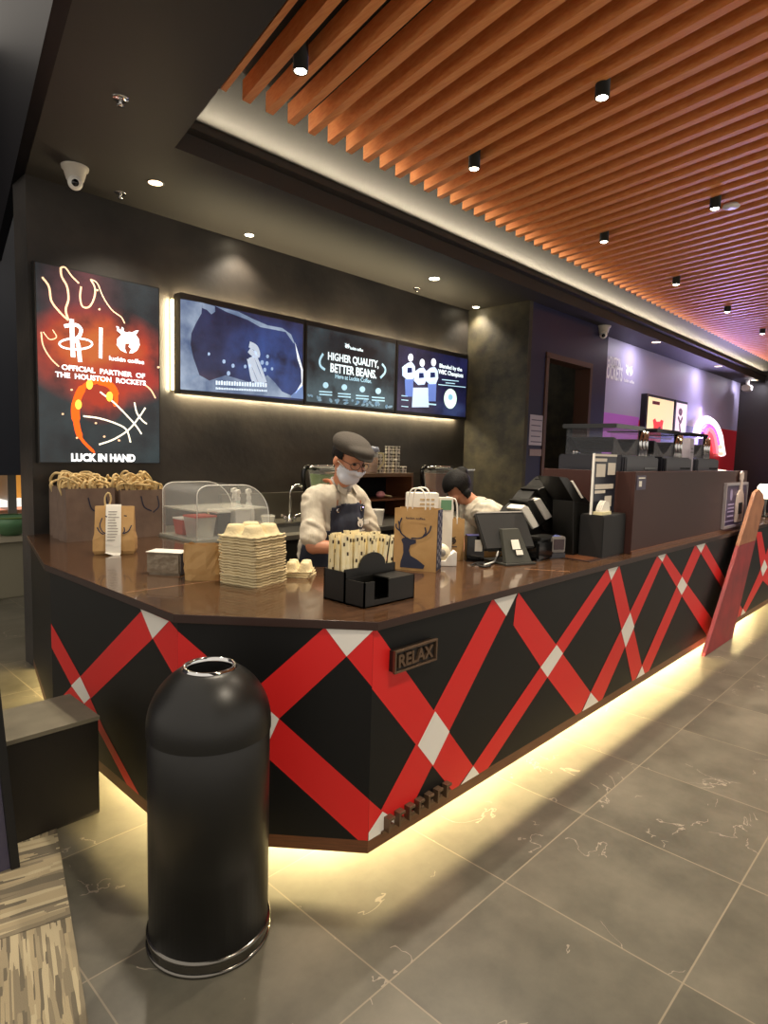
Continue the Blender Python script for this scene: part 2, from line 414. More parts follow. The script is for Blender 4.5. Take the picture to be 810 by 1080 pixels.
downlight(164, 193, .045, 'round warm downlight in the black ceiling nearest the white camera', 'lensdim', 55)
downlight(263, 248, .035, 'small lit downlight above the left end of the menu screens', 'lens', 22)
downlight(458, 294, .05, 'round lit downlight above the right end of the menu screens', 'lens', 60)
downlight(502, 324, .04, 'small downlight in the corner beside the plaster column', 'lens', 22)
downlight(661, 364, .06, 'flat lit downlight over the left end of the mural wall', 'lensdim', 330)
downlight(733, 388, .06, 'flat lit downlight over the framed screens on the mural', 'lensdim', 330)
downlight(778, 402, .06, 'flat lit downlight over the far red end of the mural', 'lensdim', 330)
for u, v, lab in ((127, 104, 'chrome sprinkler in the black ceiling above the camera side'), (127, 204, 'small chrome sprinkler in the ceiling above the lit poster'), (440, 304, 'tiny chrome sprinkler in the ceiling above the middle screen')):
    p = fl(u, v, ZC); t = thing('sprinkler', lab, 'sprinkler', (p.x, p.y, ZC), 0, 'ceiling sprinklers')
    MB().lathe([(.001, -.004), (.035, -.004), (.04, -.0005), (.04, .001), (.001, .001)], n=24).build('plate', 'chrome', t)
    MB().cyl((0, 0, -.004), (0, 0, -.03), .009, .007).lathe([(.001, -.034), (.018, -.034), (.018, -.03), (.001, -.03)], n=16).build('deflector', 'chrome', t)
def dome(u, v, lab, s=1):
    p = fl(u, v, ZC); t = thing('security_camera', lab, 'camera', (p.x, p.y, ZC), math.atan2(-p.y, -p.x))
    MB().lathe([(.001, -.11*s), (.03*s, -.105*s), (.05*s, -.075*s), (.066*s, -.02*s), (.075*s, -.016*s), (.078*s, -.002), (.078*s, .001), (.001, .001)], n=32).build('mount', mat('camera_shell', 'c9c2b6', .4), t)
    MB().sph((.035*s, 0, -.105*s), .042*s, n=20).build('ball', 'whiteplastic', t)
    e = MB().cyl((.06*s, 0, -.112*s), (.082*s, 0, -.12*s), .018*s, .02*s).build('lens', 'blackgloss', t)
dome(79, 176, 'white dome security camera on the black ceiling above the lit poster', 1.0)
dome(637, 344, 'white dome security camera above the dark doorway', 1.1)
p = fl(793, 409, 3.05); t = thing('wall_camera', 'small pale camera at the far end of the mural', 'camera', (14.4, 3.6, 3.0))
MB().box(-.12, .12, -.08, .08, -.06, .06, bev=.02).build('housing', 'whiteplastic', t); MB().cyl((0, 0, .05), (0, 0, .17), .03).build('bracket', 'whiteplastic', t)

# ledge along the recess edge, added to keep the cove lamp out of view
MB().box(PC[0]+.03, 14.8, 3.340, 3.409, 3.265, 3.273).build('cove_ledge', 'ceil')
tag(bpy.data.objects['cove_ledge'], 'thin dark ledge added to hide the warm light along the edge of the ceiling recess', 'cove ledge')

# ================================================================== COUNTER
WT = .905; YF = 1.515
cb = thing('service_counter', 'black service counter with a red and white crossed band pattern', 'counter', (1.5, 1.6, 0))
A, B_, C_, D_ = (1.35, 4.43), (1.10, 3.33), (1.105, 2.06), (1.56, YF)
XE = 8.6
facets = {'side_panel': (B_, C_), 'corner_panel': (C_, D_), 'front_panel': (D_, (XE, YF)), 'end_panel': (A, B_)}
Z0, Z1 = .085, .873
def clip(poly, lo, hi, z0, z1):
    for ax, val, sg in ((0, lo, 1), (0, hi, -1), (1, z0, 1), (1, z1, -1)):
        out = []
        for i in range(len(poly)):
            p, q = poly[i], poly[(i+1) % len(poly)]; dp = (p[ax]-val)*sg; dq = (q[ax]-val)*sg
            if dp >= 0: out.append(p)
            if dp*dq < 0:
                t = dp/(dp-dq); out.append((p[0]+(q[0]-p[0])*t, p[1]+(q[1]-p[1])*t))
        poly = out
        if len(poly) < 3: return []
    return poly
RED = {
 'front_panel': [
  [(385, 647), (498.8, 807.9), (478.5, 836), (380, 711)], 
  [(402.5, 852.8), (519.6, 631.1), (533.3, 649.6), (428.4, 862.7), (422, 875), (395, 868)],
  [(375, 831), (403, 855.5), (395, 872), (380, 893), (365, 893)],
  [(546.7, 625), (622.6, 730.3), (609.6, 757.2), (577, 714.1), (541.2, 659.3), (544.4, 632)],
  [(498.8, 807.9), (640.5, 599.5), (644.1, 611.9), (507.9, 820.2)],
  [(653, 596.7), (664.3, 645.9), (676.8, 702.1), (667.4, 722), (659.3, 683), (644.1, 611.9)],
  [(622.6, 730.3), (693, 586.5), (698, 592.6), (632.8, 742.5)],
  [(702.5, 584.1), (718.9, 608.1), (757, 661), (750, 678), (718.4, 627.7), (698, 592.6)],
  [(676.8, 702.1), (733, 574.5), (738.8, 583.3), (680.9, 715.2)],
  [(744, 573.3), (764.8, 610.4), (790, 655), (782, 668), (761.9, 621.5), (738.8, 583.3)],
  [(779, 652), (800.5, 604), (812, 572), (812, 598), (785, 648)], [(797, 561), (803, 561), (810, 600), (812, 620), (804, 612)]],
 'corner_panel': [[(342, 662), (395, 664), (415, 664), (415, 752), (365.6, 692.2), (294.4, 757.9), (160, 880), (160, 821), (285.3, 712.2)],
  [(150, 633), (294.4, 757.9), (402.7, 855.3), (400, 906), (381, 889), (180, 706), (150, 679)]],
 'side_panel': [[(161.4, 673.6), (148.6, 645), (175, 650), (190, 668), (190, 724), (180, 706)],
  [(148.6, 645), (161.5, 673.3), (96.8, 735.8), (60, 770), (60, 741), (85, 713.5)],
  [(40, 632), (85, 713.5), (109.5, 767.8), (157, 857), (147.9, 854), (116, 793), (89.3, 741.8), (75.5, 723), (40, 655)]],
 'end_panel': []}
WHITE = {
 'front_panel': [
  [(458.5, 749.9), (473.6, 771.4), (456.3, 807.2), (440.2, 786.2)], [(498.8, 807.9), (507.9, 820.2), (478.5, 838)],
  [(403, 855.5), (370, 906), (400, 892), (427, 869), (415, 863)],
  [(519.6, 631.1), (546.7, 622), (533.3, 649.6)], [(586.7, 680), (593.3, 688.9), (577, 714.1), (569.6, 703.7)],
  [(622.6, 730.3), (633, 742.5), (609.6, 759)], [(640.3, 599.3), (653, 594.5), (644.1, 611.9)],
  [(664.3, 645.9), (668.6, 660.7), (659.3, 683), (654.8, 665.2)], [(676.8, 702.1), (680.9, 715.2), (667.4, 723)],
  [(693.3, 586.4), (702.5, 582.5), (698.1, 592.6)], [(718.9, 608.1), (724.4, 617), (718.4, 627.7), (713.7, 618.5)],
  [(733.3, 574.4), (744, 572), (738.9, 583.3)], [(783, 642), (788, 649), (779, 656)], [(806, 590), (809, 598), (804, 608), (802, 600)]],
 'corner_panel': [[(342, 660.5), (398, 660.5), (365.6, 692.2)], [(294.4, 757.9), (280, 790), (262, 770), (280, 745)]],
 'side_panel': [[(148.6, 642), (178.6, 655), (161.4, 673.6)], [(85, 713.5), (95.7, 735.8), (89.3, 741.8), (75.5, 723)], [(153.2, 849.8), (157.5, 860), (148, 856)]],
 'end_panel': []}
for nm, (P, Q) in facets.items():
    P = Vector((*P, 0)); Q = Vector((*Q, 0)); dx = (Q-P).normalized(); L = (Q-P).length; nr = Vector((dx.y, -dx.x, 0))
    mb = MB().slab([P+Vector((0, 0, Z0)), Q+Vector((0, 0, Z0)), Q+Vector((0, 0, Z1)), P+Vector((0, 0, Z1))], -nr*.02)
    for lst, mi, off in ((RED[nm], 1, .0008), (WHITE[nm], 2, .0024)):
        for kk, poly in enumerate(lst):
            pts = []
            for u, v in poly:
                d = ray(u, v); t = (P-CAM).dot(nr)/d.dot(nr); X = CAM+d*t; pts.append(((X-P).dot(dx), X.z))
            pts = clip(pts, 0.0, L, Z0, Z1)
            if len(pts) >= 3: mb.poly([P+dx*a+Vector((0, 0, z))+nr*(off+.0001*kk) for a, z in pts], mi)
    mb.build(nm, ['panel', 'red', 'white'], cb, world=True)
outline = [A, B_, C_, D_, (XE, YF)]
def inset(pts, d):
    out = []
    V = [Vector(p) for p in pts]
    for i, p in enumerate(V):
        ns = []
        for a, b2 in ((i-1, i), (i, i+1)):
            if a < 0 or b2 >= len(V): continue
            t = (V[b2]-V[a]).normalized(); ns.append(Vector((-t.y, t.x)))
        n = sum(ns, Vector((0, 0))); n.normalize(); k = d/max(.3, n.dot(ns[0])); out.append((p.x+n.x*k, p.y+n.y*k))
    return out
tr = outline+inset(outline, .022)[::-1]
MB().prism(tr, .035, Z0).build('base_trim', 'trimwood', cb, world=True)
pl = inset(outline, .45)
MB().prism(pl+inset(outline, .48)[::-1], 0, Z1).build('plinth', 'blackmatte', cb, world=True)
MB().prism(inset(outline, .022)+inset(outline, .45)[::-1], .10, .112).build('underside_board', 'blackmatte', cb, world=True)
MB().prism(inset(outline, .43)+inset(outline, .45)[::-1], .085, .10).build('light_strip', 'led', cb, world=True)
MB().box(2.1, XE, 2.2, 2.22, 0, WT-.035).box(1.93, 1.95, 2.4, YB-.02, 0, WT-.035).build('back_panel', 'blackmatte', cb, world=True)
# strip lights below the panels
def area(name, a, b2, z, e, col, wdt=.01, face=(0, 0, -1)):
    a = Vector((*a, z)); b2 = Vector((*b2, z)); L = bpy.data.lights.new(name, 'AREA'); L.shape = 'RECTANGLE'; L.size = (b2-a).length; L.size_y = wdt; L.energy = e; L.color = col
    o = bpy.data.objects.new(name, L); COL.objects.link(o)
    X = (b2-a).normalized(); Zd = -Vector(face).normalized(); Y = Zd.cross(X).normalized(); Zd = X.cross(Y)
    mt = Matrix((X, Y, Zd)).transposed().to_4x4(); mt.translation = (a+b2)/2; o.matrix_world = mt; return o
il = inset(outline, .38)
for i in range(4):
    L = (Vector(il[i+1])-Vector(il[i])).length
    t = (Vector(il[i+1])-Vector(il[i])).normalized(); nr = Vector((t.y, -t.x, 0))
    area('counter_strip_light', il[i], il[i+1], .083, 33*L, (1, .76, .34), .012, (nr.x, nr.y, -.45))
# worktop (separate thing)
topo = [(1.335, YB-.004), (1.075, 3.335), (1.085, 2.05), (1.565, 1.497), (XE, 1.497), (XE, 2.28), (2.25, 2.28), (1.97, 2.55), (1.97, YB-.004)]
w = MB().prism(topo, WT-.032, WT, 0, 1)
def seam(p, q, wd=.004):
    p = Vector((p.x, p.y, WT+.0006)); q = Vector((q.x, q.y, WT+.0006)); add_ribbon(w, [p, q], wd, (0, 0, 1), 2)
seam(fl(132, 625, WT), fl(300, 603, WT)); seam(fl(553, 600, WT), fl(601, 603, WT))
wt = w.build('counter_worktop', ['top', 'topedge', 'seam'], bevel=.002)
tag(wt, 'glossy brown wood worktop on the black and red counter', 'worktop')
# back counter along the wall
bc = thing('back_counter', 'black back counter with steel top along the back wall', 'counter', (4, 3.95, 0))
MB().box(1.97, 6.0, 3.50, 4.44, 0, .872).build('carcass', 'blackmatte', bc, world=True)
w = MB().box(1.975, 2.72, 3.47, 4.44, .872, WT).box(3.32, 6.0, 3.47, 4.44, .872, WT).box(2.72, 3.32, 3.47, 3.6, .872, WT).box(2.72, 3.32, 4.1, 4.44, .872, WT)
w.build('steel_top', mat('brushed_steel', '8e8a80', .35, .9), bc, world=True)
tag(MB().box(2.75, 3.62, 4.40, 4.445, WT+.001, 1.13).build('splashback', mat('splash_steel', '7a766d', .4, .8)), 'grey steel splashback on the wall behind the sink', 'splashback')
MB().box(2.715, 3.325, 3.595, 4.105, .70, .71).box(2.715, 2.725, 3.595, 4.105, .71, .9).box(3.315, 3.325, 3.595, 4.105, .71, .9).box(2.725, 3.315, 3.595, 3.605, .71, .9).box(2.725, 3.315, 4.095, 4.105, .71, .9).build('sink_basin', 'steel', bc, world=True)
for k in range(4):
    x0 = 2.0+k*1.0; MB().box(x0+.01, x0+.98, 3.485, 3.502, .1, .86).build('door', 'black', bc, world=True)
p = Vector((3.24, 4.15, WT)); t = thing('tap', 'chrome gooseneck tap over the sink', 'tap', p)
MB().lathe([(.03, 0), (.03, .01), (.018, .02), (.016, .06)], n=20).build('base', 'chrome', t)
MB().tube([(0, 0, .05), (0, 0, .24)]+[(0+.06*math.cos(a)+.06*0+.0-.06+.12-.06, 0-.0, .24+.065*math.sin(a)) for a in ()]+[(.065-.065*math.cos(a), -.01*a, .24+.065*math.sin(a)) for a in [PI*k/10 for k in range(1, 11)]]+[(.13, -.035, .19)], .011).build('spout', 'chrome', t)
MB().cyl((-.05, 0, .01), (-.05, 0, .05), .014).cyl((-.05, 0, .05), (-.1, -.01, .06), .007).cyl((.05, 0, .01), (.05, 0, .05), .014).cyl((.05, 0, .05), (.1, -.01, .06), .007).build('handle', 'chrome', t)

# ------------------------------------------------------------------ plaques on the front
p = Vector((1.765, YF, .742)); t = thing('bronze_plaque', 'bronze framed plaque reading RELAX near the counter corner', 'plaque', p)
xw, zh = .122, .043
fr = MB().box(-xw, xw, -.034, -.022, zh-.008, zh).box(-xw, xw, -.034, -.022, -zh, -zh+.008).box(-xw, -xw+.008, -.034, -.022, -zh+.008, zh-.008).box(xw-.008, xw, -.034, -.022, -zh+.008, zh-.008)
fr.build('frame', 'bronze', t, bevel=.001)
MB().box(-xw+.004, xw-.004, -.022, 0, -zh+.004, zh-.004).build('back_plate', mat('plaque_back', '1f1712', .5), t)
text('lettering', 'RELAX', t, p+Vector((0, -.0225, 0)), (1, 0, 0), (0, 0, 1), .05, 'bronze', width=.2, bold=.03, ext=.01)
p = Vector((1.825, YF, .12)); t = thing('bronze_relief', 'row of raised bronze blocks low on the counter front', 'plaque', p)
MB().box(-.2, .2, -.012, 0, -.035, -.027).build('rail', 'bronze', t)
for k in range(7):
    x = -.185+k*.058; MB().box(x, x+.01, -.03, -.001, -.03, .024).box(x+.01, x+.034, -.03, -.001, .013, .024).box(x+.01, x+.028, -.03, -.001, -.008, .0).build('block', 'bronze', t, bevel=.001)

# ================================================================== WASTE BIN
p = fl(221, 981, 0); R = .183
t = thing('waste_bin', 'tall black bullet shaped waste bin standing in front of the counter', 'bin', (p.x, p.y, 0))
MB().lathe([(R-.004, .045), (R-.003, .655), (R-.006, .66)], n=64).build('body', 'black', t)
prof = [(R, .657), (R, .675)]+[(R*math.cos(a)*1.0, .675+.19*math.sin(a)) for a in [math.radians(x) for x in range(6, 67, 5)]]
rr = prof[-1][0]; zt = prof[-1][1]
MB().lathe(prof+[(rr-.006, zt-.002), (R-.012, .68)], n=64, close=True).build('domed_top', 'black', t)
MB().lathe([(rr-.007, zt-.012), (rr-.007, zt+.003), (rr-.003, zt+.006), (rr+.003, zt+.005), (rr+.006, zt-.002)], n=64, close=True).build('chrome_rim', 'chrome', t)
MB().lathe([(rr-.011, zt-.01), (.11, .5), (.11, .1), (.001, .1)], n=40, close=True).build('liner', 'blackmatte', t)
MB().lathe([(R-.02, .0), (R+.003, .0), (R+.005, .005), (R+.003, .010), (R, .011)], n=64, close=True).lathe([(R, .036), (R+.003, .037), (R+.004, .042), (R+.001, .047), (R-.02, .047)], n=64, close=True).lathe([(R-.0005, .010), (R-.0005, .037)], n=64, close=True).build('base_ring', mat('dark_chrome', '77746e', .16, 1), t)

# ================================================================== black box, carpet, leaning board, door leaf
t = thing('storage_box', 'low black box with a top coloured pale for its reflection, standing beside the counter end', 'box', (.84, 2.66, 0))
MB().box(-.18, .155, -.16, .15, 0, .395, bev=.004).build('body', mat('box_black', '211d19', .45), t)
MB().box(-.183, .158, -.163, .153, .395, .412).build('lid', mat('box_top', '857e6b', .5, col2='716b5b', nscale=7), t)  # beige carries the light reflected off the black top
cm = {}
for key, st in (('a', (1, 1, 1)), ('b', (1, 1, 1))):
    mt_ = bpy.data.materials.new('striped_carpet_'+key); mt_.use_nodes = True; nt = mt_.node_tree; N = nt.nodes; b = N['Principled BSDF']
    tcn = N.new('ShaderNodeTexCoord'); mp = N.new('ShaderNodeMapping'); nt.links.new(tcn.outputs['Object'], mp.inputs[0])
    mp.inputs['Scale'].default_value = (5, 60, 1) if key == 'a' else (95, 6, 1)
    nn = N.new('ShaderNodeTexVoronoi'); nn.inputs['Scale'].default_value = 1; nt.links.new(mp.outputs[0], nn.inputs['Vector']); nn.distance = 'CHEBYCHEV'
    rr_ = N.new('ShaderNodeValToRGB'); rr_.color_ramp.interpolation = 'CONSTANT'
    cols = ['a8997a', '857a64', 'b8aa8a', '6d6453', '9a8d72']
    rr_.color_ramp.elements[0].color = (*lin(cols[0]), 1); rr_.color_ramp.elements[1].position = .2; rr_.color_ramp.elements[1].color = (*lin(cols[1]), 1)
    for i in (2, 3, 4):
        ee = rr_.color_ramp.elements.new(.2*i); ee.color = (*lin(cols[i]), 1)
    sp_ = N.new('ShaderNodeSeparateColor'); nt.links.new(nn.outputs['Color'], sp_.inputs[0]); nt.links.new(sp_.outputs[0], rr_.inputs['Fac'])
    nt.links.new(rr_.outputs['Color'], b.inputs['Base Color']); b.inputs['Roughness'].default_value = .95
    n5 = N.new('ShaderNodeTexNoise'); n5.inputs['Scale'].default_value = 300; bp = N.new('ShaderNodeBump'); bp.inputs['Strength'].default_value = .5; bp.inputs['Distance'].default_value = .004
    nt.links.new(tcn.outputs['Object'], n5.inputs['Vector']); nt.links.new(n5.outputs['Fac'], bp.inputs['Height']); nt.links.new(bp.outputs[0], b.inputs['Normal'])
    cm[key] = mt_
j0 = Vector((.692, 1.98, 0)); cd_ = Vector((.238, .912, 0)).normalized(); cx_ = Vector((cd_.y, -cd_.x, 0))
ca = math.atan2(cd_.y, cd_.x)-PI/2
for i, (s0, key, lab) in enumerate(((0, 'a', 'beige striped carpet tile beside the black box, stripes running crosswise'), (-.5, 'b', 'beige striped carpet tile nearest the camera, stripes running lengthwise'), (.5, 'b', 'beige striped carpet tile running under the black box'), (-1.0, 'a', 'beige striped carpet tile in front of the lengthwise one'))):
    o = MB().box(-.5, 0, .001, .499, 0, .006).build('carpet_tile', [cm[key]]); pp = j0+cd_*s0; o.location = pp; o.rotation_euler = (0, 0, ca)
    tag(o, lab, 'carpet', 'entrance carpet tiles')
# leaning board
t = thing('leaning_board', 'tall red board with a wooden tip leaning at the far end of the counter', 'board', (wl(765, 660, 1.43).x, 1.43, 0))
def brd(zs): return zs
bot_l, bot_r, top_c = wl(729, 690, 1.44), wl(751, 676, 1.44), wl(778, 515, 1.46)
bot_l.z = max(0, bot_l.z); bl = Vector((5.12, 1.42, .0)); br = Vector((5.42, 1.42, 0))
ax = Vector((5.93, 1.45, 1.27))-Vector((5.27, 1.42, 0)); Ln = ax.length; ax.normalize(); BO = Vector((.10, 0, 0)); sx = Vector((ax.z, 0, -ax.x)).normalized(); nm_ = ax.cross(sx)
def outline_b(s0, s1, n):
    L = []; Rr = []
    for i in range(n+1):
        s = s0+(s1-s0)*i/n; wd = .19*(1-.5*s) if s < .8 else .19*(1-.5*.8)*math.sqrt(max(0, 1-((s-.8)/.2)**2))+.004
        c0 = Vector((5.27, 1.42, 0))+BO+ax*(Ln*s); L.append(c0-sx*wd); Rr.append(c0+sx*wd)
    return L+Rr[::-1]
YL = 1.43
lb = lambda u, v: wl(u, v, YL)
b0, b1 = lb(745, 672), lb(774, 656); b0.z = 0; b1.z = 0
zs = .80
def lerp_at(P, Q, z): return P+(Q-P)*((z-P.z)/(Q.z-P.z))
tl_, tr_ = lb(795.5, 524), lb(806.5, 530)
ml, mr = lerp_at(b0, tl_, zs), lerp_at(b1, tr_, zs)
MB().slab([b0, b1, mr, ml], (0, .03, 0)).build('red_body', mat('board_red', 'a02f32', .5, col2='7d282c', nscale=5), t, world=True, bevel=.004)
MB().slab([ml, mr, tr_, lb(805, 521), lb(801, 516), lb(797.5, 519), tl_], (0, .03, 0)).build('wooden_tip', mat('board_wood', 'a8704c', .5, col2='8a5638', nscale=6), t, world=True, bevel=.004)
t = thing('table_lamp', 'small glowing white lamp behind the tip of the leaning board', 'lamp', (wl(808, 523, 1.72).x, 1.72, WT))
MB().lathe([(.05, 0), (.05, .01), (.012, .02), (.012, .2)], n=20).build('stand', 'black', t); MB().lathe([(.001, .2), (.075, .2), (.09, .24), (.09, .33), (.07, .36), (.001, .36)], n=24).build('shade', emi('lamp_glow', 'fff3dc', 2.2), t)
# a-frame sign at the entrance (edge of it in view)
t = thing('entrance_sign', 'dark standing sign at the entrance, only its edge in view at the left', 'sign', (.30, 2.2, 0))
q0 = wx(20, 886, .62); pts = [Vector((.655, 2.38, .0)), Vector((.32, 2.55, .0)), Vector((.40, 2.72, 1.30)), Vector((.60, 2.62, 1.30))]
MB().slab([(.648, 2.36, .0), (.25, 2.40, .0), (.25, 2.47, 1.12), (.588, 2.43, 1.12)], (0, .03, 0)).build('board', mat('sign_board', '4a475c', .25), t, world=True)
MB().slab([(.655, 2.345, .0), (.628, 2.348, .0), (.566, 2.42, 1.14), (.594, 2.418, 1.14)], (0, .05, 0)).build('frame', 'blackmatte', t, world=True)

# ================================================================== LIT POSTER
YP = 4.40
pa, pb = wl(36.5, 277, YP), wl(167.8, 489, YP); PX0, PX1 = wl(38, 380, YP).x, wl(168.2, 380, YP).x
PZ0, PZ1 = (wl(40, 489, YP).z+wl(167.8, 489, YP).z)/2, (wl(35.6, 276.7, YP).z+wl(168.9, 302, YP).z)/2
po = thing('lit_poster', 'glowing basketball poster on the back wall above the brown bags', 'poster', ((PX0+PX1)/2, YP, PZ0))
def art(name, base, dark, glows, es):     # printed picture of a lit panel: noise between two inks plus soft ink spots (object space)
    mm_ = bpy.data.materials.new(name); mm_.use_nodes = True; nt = mm_.node_tree; N = nt.nodes; b = N['Principled BSDF']
    tcn = N.new('ShaderNodeTexCoord'); nn = N.new('ShaderNodeTexNoise'); nn.inputs['Scale'].default_value = 4.5; nn.inputs['Detail'].default_value = 7
    nt.links.new(tcn.outputs['Object'], nn.inputs['Vector'])
    r = N.new('ShaderNodeValToRGB'); r.color_ramp.elements[0].position = .35; r.color_ramp.elements[1].position = .7
    r.color_ramp.elements[0].color = (*lin(dark), 1); r.color_ramp.elements[1].color = (*lin(base), 1); nt.links.new(nn.outputs['Fac'], r.inputs['Fac'])
    cur = r.outputs['Color']
    for (gx, gz, rx, rz, col, amt) in glows:
        mp = N.new('ShaderNodeMapping'); mp.vector_type = 'POINT'; mp.inputs['Location'].default_value = (-gx/rx, 0, -gz/rz); mp.inputs['Scale'].default_value = (1/rx, 0, 1/rz)
        nt.links.new(tcn.outputs['Object'], mp.inputs[0])
        gr = N.new('ShaderNodeTexGradient'); gr.gradient_type = 'SPHERICAL'; nt.links.new(mp.outputs[0], gr.inputs[0])
        ml = N.new('ShaderNodeMath'); ml.operation = 'MULTIPLY'; ml.use_clamp = True; nt.links.new(gr.outputs['Fac'], ml.inputs[0])
        m2 = N.new('ShaderNodeMath'); m2.operation = 'MULTIPLY_ADD'; nt.links.new(nn.outputs['Fac'], m2.inputs[0]); m2.inputs[1].default_value = 5*amt; m2.inputs[2].default_value = -1.5*amt; nt.links.new(m2.outputs[0], ml.inputs[1])
        mx = N.new('ShaderNodeMix'); mx.data_type = 'RGBA'; nt.links.new(ml.outputs[0], mx.inputs[0]); nt.links.new(cur, mx.inputs[6]); mx.inputs[7].default_value = (*lin(col), 1); cur = mx.outputs[2]
    nt.links.new(cur, b.inputs['Emission Color']); b.inputs['Emission Strength'].default_value = es*.56; b.inputs['Base Color'].default_value = (.01, .01, .012, 1); b.inputs['Roughness'].default_value = .25
    return mm_
W_ = PX1-PX0; H_ = PZ1-PZ0; hx = W_/2
MB().box(-hx, hx, -.004, .045, 0, H_).build('light_box', 'black', po)
pm = art('poster_print', '3c4a4d', '22272b', [(-.12, H_*.86, .3, .36, '8a4a50', 1.0), (.02, H_*.57, .56, .36, 'f04a2a', 1.7), (-.02, H_*.60, .36, .26, 'ff8238', 1.3), (-.02, H_*.38, .2, .22, 'e0401c', 1.6), (.2, H_*.5, .28, .14, 'd83a2c', 1.4)], .62)
MB().box(-hx+.008, hx-.008, -.006, -.003, .008, H_-.008).build('picture', pm, po)
def pp(cx, cy, off=.008): return wl(cx/4.5, cy/4.5+260, YP-off)
FN = (0, -1, 0)
fl_m = MB()
for L, wd in (([(200, 145), (232, 190), (245, 260), (290, 318), (325, 350)], .013), ([(325, 350), (312, 300), (325, 250), (318, 190), (292, 140), (288, 100)], .013), ([(288, 100), (310, 100), (340, 140), (375, 175)], .010), ([(385, 190), (380, 240), (392, 285), (425, 285), (448, 240), (450, 195), (430, 155)], .011),
              ([(430, 155), (462, 175), (490, 240), (530, 300), (575, 335), (592, 365)], .008), ([(195, 405), (205, 470), (240, 530), (280, 570)], .009), ([(205, 405), (235, 440), (268, 430), (250, 395)], .007), ([(680, 650), (715, 680), (738, 720)], .011)):
    fl_m = MB(); add_ribbon(fl_m, smooth([pp(*q) for q in L]), wd, FN); fl_m.build('flame_line', 'e_peach', po, world=True)
ring = MB()
add_ribbon(ring, smooth([pp(x, y, .0075) for x, y in ((440, 640), (390, 675), (360, 750), (362, 830), (385, 910), (450, 980))]), [.03]*6+[.05]*6+[.055]*6+[.04]*6+[.02]*6+[.006], FN)
add_ribbon(ring, smooth([pp(x, y, .0075) for x, y in ((410, 655), (470, 640), (525, 660), (550, 710), (545, 760))]), [.03]*6+[.05]*6+[.05]*6+[.03]*6+[.01], FN)
ring.build('fire_ring', emi('fire_print', 'ff5a1c', 1.3), po, world=True)
hot = MB()
for c0 in ((372, 750), (425, 655), (520, 712)): hot.poly([pp(c0[0]+16*math.cos(a)*1, c0[1]+24*math.sin(a), .009) for a in [2*PI*k/14 for k in range(14)]])
hot.build('hot_spots', emi('fire_core', 'ffc04a', 1.5), po, world=True)
bl = MB()
for L in ([(395, 805), (470, 815), (550, 840), (600, 870), (620, 930)], [(475, 690), (540, 740), (600, 800), (645, 850), (672, 890)], [(470, 940), (540, 915), (610, 870), (660, 810), (690, 765)], [(638, 740), (650, 790), (675, 825), (697, 842)]):
    add_ribbon(bl, smooth([pp(*q) for q in L]), .011, FN)
bl.build('ball_lines', emi('ball_print', 'fff6dc', 1.3), po, world=True)
lg = MB()     # left emblem: a letter built of strokes with a ring round it
def stroke(mb, L, wd, f, mi=0, k=4): add_ribbon(mb, smooth([f(*q) for q in L], k), wd, FN, mi)
stroke(lg, [(340, 345), (343, 430), (347, 525)], .028, pp); stroke(lg, [(305, 378), (360, 372), (385, 395), (372, 430), (345, 440)], .022, pp)
stroke(lg, [(360, 435), (372, 470), (380, 548)], .026, pp); lg.poly([pp(x, y) for x, y in ((325, 372), (338, 342), (354, 372))])
ringp = [pp(360+78*math.cos(a), 462+26*math.sin(a), .0085) for a in [2*PI*k/32 for k in range(33)]]
add_ribbon(lg, ringp, .012, FN)
lg.build('rocket_emblem', 'e_white', po, world=True)
MB().poly([pp(x, y) for x, y in ((470, 384), (487, 387), (485, 532), (469, 528))]).build('divider_bar', 'e_white', po, world=True)
def deer(name, parent, f, material):      # round head with antlers: two leaning crescents and a muzzle
    d = MB(); d.poly([f(x, y) for x, y in ((.10, .42), (.32, .22), (.58, .16), (.82, .24), (.97, .45), (1.0, .66), (.9, .86), (.72, .97), (.58, .97), (.66, .8), (.55, .72), (.6, .6), (.42, .6), (.4, .8), (.48, .97), (.24, .86), (.08, .66))])
    d.poly([f(x, y) for x, y in ((.28, .26), (.1, .12), (.06, -.06), (.14, -.04), (.2, .08), (.26, .1), (.27, -.02), (.34, 0), (.36, .14), (.46, .18))])
    d.poly([f(x, y) for x, y in ((.66, .2), (.82, .12), (.96, .1), (.9, .2), (.8, .26))])
    return d.build(name, material, parent, world=True)
deer('deer_emblem', po, lambda x, y: pp(545+118*x, 385+125*y), 'e_white')
def ptext(nm, s, c, cx2, h, wpx=None, mt='e_white', bold=.02):
    a, b2 = pp(*c), pp(*cx2); X = b2-a; wv = X.length
    return text(nm, s, po, (a+b2)/2, (1, 0, 0), (0, 0, 1), h, mt, width=wv, bold=bold, ext=.001)
def zfix(o): return o
ptext('small_lettering', 'luckin coffee', (518, 530), (684, 548), .030)
ptext('upper_lettering', 'OFFICIAL  PARTNER  OF', (292, 577), (688, 610), .035, bold=.03)
ptext('lower_lettering', 'THE  HOUSTON  ROCKETS', (262, 610), (692, 645), .035, bold=.03)
ptext('slogan_lettering', 'LUCK IN HAND', (338, 1000), (642, 1005), .055, bold=.05)
st_ = MB()
for q in ((472, 298), (462, 207), (298, 795), (340, 680), (495, 902), (565, 920), (752, 573), (365, 908), (455, 838)): st_.poly([pp(q[0]+6*math.cos(a), q[1]+5*math.sin(a)) for a in [2*PI*k/8 for k in range(8)]])
st_.build('sparks', 'e_peach', po, world=True)

